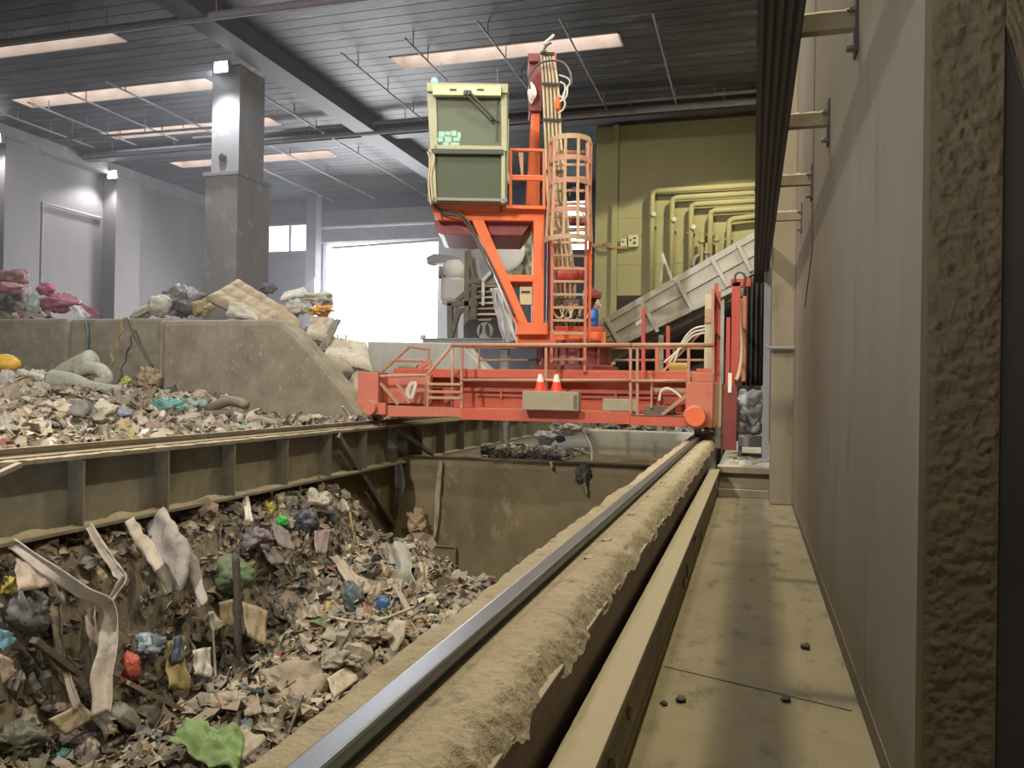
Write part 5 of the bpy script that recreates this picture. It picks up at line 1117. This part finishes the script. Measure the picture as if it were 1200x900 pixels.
# ---- bulky pieces behind the bunker wall
def slab(name, label, cat, pts, ya, yb, mt, thick, tuft=None):
    cs = [at(px, py, y=yy) for (px, py), yy in zip(pts, (ya, ya, yb, yb))]; n = (cs[1] - cs[0]).cross(cs[3] - cs[0]).normalized(); mb = MB()
    def fn(u, v, s):
        e = min(u, 1 - u, v, 1 - v); p = (cs[0] * (1 - u) + cs[1] * u) * (1 - v) + (cs[3] * (1 - u) + cs[2] * u) * v
        h = thick * (min(1, e * 7) ** .4 if e > 0 else 0)
        if tuft: h += .09 * abs(math.sin(u * math.pi * tuft[0])) ** .4 * abs(math.sin(v * math.pi * tuft[1])) ** .4 * min(1, e * 9)
        return p + n * (s * h + .04 * noise.noise(V((u * 3, v * 3, thick * 50))))
    mb.grid(lambda u, v: fn(u, v, 1), 40, 30); mb.grid(lambda u, v: fn(u, v, -1), 40, 30)
    return tag(mb.build(name, mt if not isinstance(mt, tuple) else cmat(mt, .85), loc=min(cs, key=lambda p: p.z), smooth=True), label, cat)
slab('mattress', 'tan tufted mattress leaning on top of the pile behind the bunker wall', 'mattress', [(240, 349), (318, 392), (346, 370), (279, 328)], 18.5, 19.3, (.58, .47, .32), .15, (5, 3))
slab('mattress', 'second tan mattress edge sagging over the sloped end of the bunker wall', 'mattress', [(318, 380), (345, 392), (354, 378), (330, 356)], 18.15, 18.5, (.5, .4, .28), .12)
slab('white_cushion', 'cream cushion slab propped below the tan mattress', 'cushion', [(264, 370), (305, 378), (298, 362), (270, 353)], 18.15, 18.4, (.62, .57, .46), .08)
slab('white_board', 'white foam board lying on top of the pile right of the mattress', 'board', [(328, 352), (362, 346), (358, 338), (332, 345)], 20.2, 20.8, (.68, .65, .57), .08)
slab('armchair_side', 'cream sofa seat tipped over behind the sloped wall end', 'sofa', [(358, 396), (388, 402), (392, 374), (364, 372)], 18.4, 18.9, (.66, .6, .48), .14)
slab('armchair_side', 'grey sofa side panel beside the tipped cream seat', 'sofa', [(374, 410), (384, 406), (400, 374), (392, 374)], 18.3, 18.6, (.3, .28, .25), .06)
slab('sofa_cushion', 'large white sofa cushion sliding off the right end of the pile', 'cushion', [(378, 418), (437, 436), (430, 404), (388, 398)], 18.0, 18.8, (.7, .65, .54), .14)
lump('rolled_mattress', 'grey rolled mattress under the large white cushion', 'mattress', 400, 432, 36, 26, None, None, (.40, .36, .3), y=18.0, seed=60, amp=.12, tilt=.4)
lump('white_sack', 'pale sack at the foot of the pile next to the crane end', 'bag', 421, 458, 30, 46, None, None, (.55, .5, .4), y=18.0, seed=61, amp=.25)
lump('orange_cloth', 'orange-yellow cloth on the pile near the bright doorway', 'cloth', 377, 364, 30, 14, None, None, (.75, .36, .03), y=18.8, seed=62, amp=.45, freq=2.3)
lump('white_bags', 'white and grey plastic bags right of the mattress', 'bag', 346, 362, 30, 24, None, None, (.56, .54, .5), y=19.4, seed=63, amp=.4, freq=2.2)
lump('white_bags', 'pale bags crowning the pile left of the doorway light', 'bag', 372, 350, 36, 18, None, None, (.64, .6, .52), y=19.8, seed=64, amp=.4, freq=2.2)
lump('dark_bundle', 'small dark blue bundle sticking up behind the mattress', 'bundle', 315, 338, 20, 14, None, None, (.08, .085, .12), y=20.6, seed=65, amp=.3)
lump('grey_bags', 'heap of grey shiny bags against the grey column', 'bag', 214, 352, 56, 36, None, None, (.30, .28, .29), y=20.4, seed=66, amp=.45, freq=2.6, rough=.4)
lump('black_bag', 'black bag in front of the grey shiny bags', 'bag', 217, 361, 26, 20, None, None, (.06, .06, .065), y=19.3, seed=67, amp=.25, tilt=.4)
lump('white_wrap', 'cream wrapped bundle on the bunker wall edge', 'bundle', 187, 358, 30, 28, None, None, (.58, .55, .46), y=19.0, seed=68, amp=.2)
lump('white_wrap', 'long pale cloth tail trailing left from the cream bundle', 'cloth', 168, 366, 36, 14, None, None, (.52, .49, .42), y=18.9, seed=69, amp=.25, tilt=-.5)
lump('yellow_bundle', 'dull yellow bundle left of the mattress', 'bundle', 236, 361, 26, 24, None, None, (.45, .38, .16), y=18.9, seed=70, amp=.35)
for k, (px, py, w, h, c, l) in enumerate(((16, 325, 40, 24, (.38, .16, .17), 'dusty rose cloth topping the heap at the left edge'), (8, 352, 30, 32, (.14, .16, .15), 'dark green-grey bag at the left edge behind the bunker wall'), (24, 350, 30, 34, (.35, .29, .29), 'mauve-grey bag in the left heap'),
                                     (55, 339, 22, 18, (.48, .10, .2), 'crimson pink bag on the left heap'), (40, 356, 20, 24, (.5, .64, .6), 'mint and white bag in the left heap'), (70, 356, 48, 24, (.36, .10, .16), 'maroon blanket sliding down the left heap'), (12, 338, 34, 16, (.45, .18, .2), 'faded red cloth below the dusty rose cloth'))):
    lump('cloth_bag' if 'bag' in l else 'blanket', l, 'bag' if 'bag' in l else 'cloth', px, py, w, h, None, None, c, y=19.4 - .15 * k, seed=80 + k, amp=.3, freq=1.6)
flat('striped_blanket', 'maroon and white striped blanket edge at the right end of the left heap', 'blanket', [(68, 346), (82, 344), (118, 369), (98, 372)], [19, 19.2, 18.7, 18.5], (.30, .07, .14), wav=.1)
flat('white_blanket', 'white folded blanket corner on the bunker wall in the left heap', 'blanket', [(80, 360), (94, 358), (106, 371), (92, 373)], [18.4, 18.5, 18.3, 18.2], (.68, .62, .62), wav=.06)
# ---- bags at the end of the walkway
bale = [(872, 470, 18, 26, (.5, .5, .54)), (884, 466, 22, 24, (.6, .62, .68)), (880, 486, 28, 26, (.4, .42, .46)), (884, 501, 22, 20, (.25, .32, .36)), (870, 500, 16, 20, (.33, .34, .32)), (890, 480, 14, 24, (.46, .48, .5))]
for k, (px, py, w, h, c) in enumerate(bale):
    l = ['small grey bag at the upper left of the bag stack beyond the walkway', 'pale lilac-white bag on top of the stack beyond the walkway', 'wide grey bag in the middle of the stack beyond the walkway', 'dark teal-grey bag low in the stack beyond the walkway', 'olive-grey bag low at the left of the stack beyond the walkway', 'grey bag squeezed against the post beyond the walkway'][k]
    lump('refuse_bag', l, 'bag', px, py, w, h, None, None, c, y=15.3, seed=100 + k, amp=.3, rough=.4)
q = MB(); a = at(865, 523, y=15.0); b_ = at(897, 512, y=15.0); q.box(a.x, b_.x, 14.9, 15.7, a.z, b_.z); q.box(a.x, a.x + .06, 14.95, 15.6, .43, a.z); q.box(b_.x - .06, b_.x, 14.95, 15.6, .43, a.z)
tag(q.build('steel_ledge', 'greysteel', loc=(a.x, 15.2, .43), bevel=.01), 'low grey steel ledge carrying the bag stack beyond the walkway', 'ledge')
q = MB(); n0 = at(872, 540, y=13.6)
for k in range(14): q.blob((R.uniform(-.4, .1), R.uniform(13.1, 14.5), .44), (R.uniform(.03, .09), R.uniform(.03, .09), .025), .5, k, nu=8, nv=5)
tag(q.build('rubble', 'crust', loc=(-.2, 13.8, .43)), 'pale rubble crumbs on the landing past the step beam', 'rubble', kind='stuff')
# ================================================================== LIGHT
w = bpy.data.worlds.new('sky'); bpy.context.scene.world = w; w.use_nodes = True
w.node_tree.nodes['Background'].inputs[0].default_value = (.92, .96, 1, 1); w.node_tree.nodes['Background'].inputs[1].default_value = 4.0
def light(name, typ, loc, energy, col, size=None, look=None, **k):
    l = bpy.data.lights.new(name, typ); l.energy = energy; l.color = col
    if typ == 'AREA':
        l.shape = 'RECTANGLE'; l.size, l.size_y = size
    elif size: l.shadow_soft_size = size
    for a, b in k.items(): setattr(l, a, b)
    o = bpy.data.objects.new(name, l); C.objects.link(o); o.location = loc
    if look is not None: o.rotation_euler = (V(look) - V(loc)).to_track_quat('-Z', 'Y').to_euler()
    return o
light('daylight_door', 'AREA', (-19.2, 40.6, 4.8), 4500, (.95, .97, 1), (7.2, 9), look=(-17, 24, -7))
warm = (1., .9, .6)
for i, (x, y, e) in enumerate(((.3, 6.0, 1450), (.3, 16.8, 1500), (-.2, 26, 1200), (-1.2, -1.0, 560))):  # the last one is an added lamp behind the camera for the pier
    light('hall_or_fill_lamp', 'SPOT', (x, y, 11.1), e, warm if i < 3 else (1, .93, .78), .16, look=(x - (.3 if y < 20 else .8), y + (.01 if y < 20 else 2.2), 0), spot_size=2.5 if i != 2 else 2.14, spot_blend=.35 if i != 2 else .08)
light('flood_lamp', 'SPOT', (-15.45, 20.62, 11.0), 1500, (.85, .93, 1), .2, look=(-15.3, 17, 0), spot_size=1.9, spot_blend=.5)
light('flood_lamp', 'SPOT', (-28.8, 24.8, 11.05), 700, (.95, .95, 1), .2, look=(-28.4, 22, 0), spot_size=2.0, spot_blend=.5)
light('flood_lamp', 'SPOT', (-28.6, 30.7, 11.05), 700, (.95, .95, 1), .2, look=(-28.2, 28, 0), spot_size=2.0, spot_blend=.5)
light('hall_or_fill_lamp', 'SPOT', (-1.9, 11.5, 11.2), 520, (1, .95, .88), .25, look=(-2.2, 13.5, 0), spot_size=2.2, spot_blend=.4)  # added fill lamp for the barrier and ledge behind the crane
for k, (a, b, c, d) in enumerate(SKY):
    light('skylight', 'AREA', ((a + b) / 2, (c + d) / 2, CEIL + .65), 60, (.9, .95, 1), (b - a - .2, d - c - .2), look=((a + b) / 2, (c + d) / 2, 0))
light('hall_or_fill_lamp', 'SPOT', (-7.5, -.5, 11.2), 5000, (1, .94, .86), .3, look=(-9, 14, 2), spot_size=1.42, spot_blend=.55)  # unseen front fill behind the camera, cone narrowed to spare the right wall
light('hall_or_fill_lamp', 'SPOT', (-8, 9, 11.2), 800, (1, .94, .86), .3, look=(-8, 11, 0), spot_size=2.6, spot_blend=.4)
sc = bpy.context.scene
sc.view_settings.view_transform = 'Standard'; sc.view_settings.look = 'None'; sc.view_settings.gamma = 1; sc.view_settings.use_curve_mapping = False
sc.view_settings.exposure = .62
sc.cycles.use_denoising = True

hz = bpy.data.materials.new('dusty_air'); hz.use_nodes = True
nt = hz.node_tree; nt.nodes.remove(nt.nodes['Principled BSDF'])
vs = nt.nodes.new('ShaderNodeVolumeScatter'); vs.inputs['Color'].default_value = (.95, .95, 1, 1); vs.inputs['Density'].default_value = .0038; vs.inputs['Anisotropy'].default_value = .3
nt.links.new(vs.outputs[0], nt.nodes['Material Output'].inputs['Volume'])
M['haze'] = hz
hzo = MB().box(-29.4, -7.2, 10, 39, .35, 11.1).build('dust_haze', 'haze', loc=(-15, 20, .35)); tag(hzo, 'thin dusty haze hanging in the air of the hall', 'haze', kind='stuff')
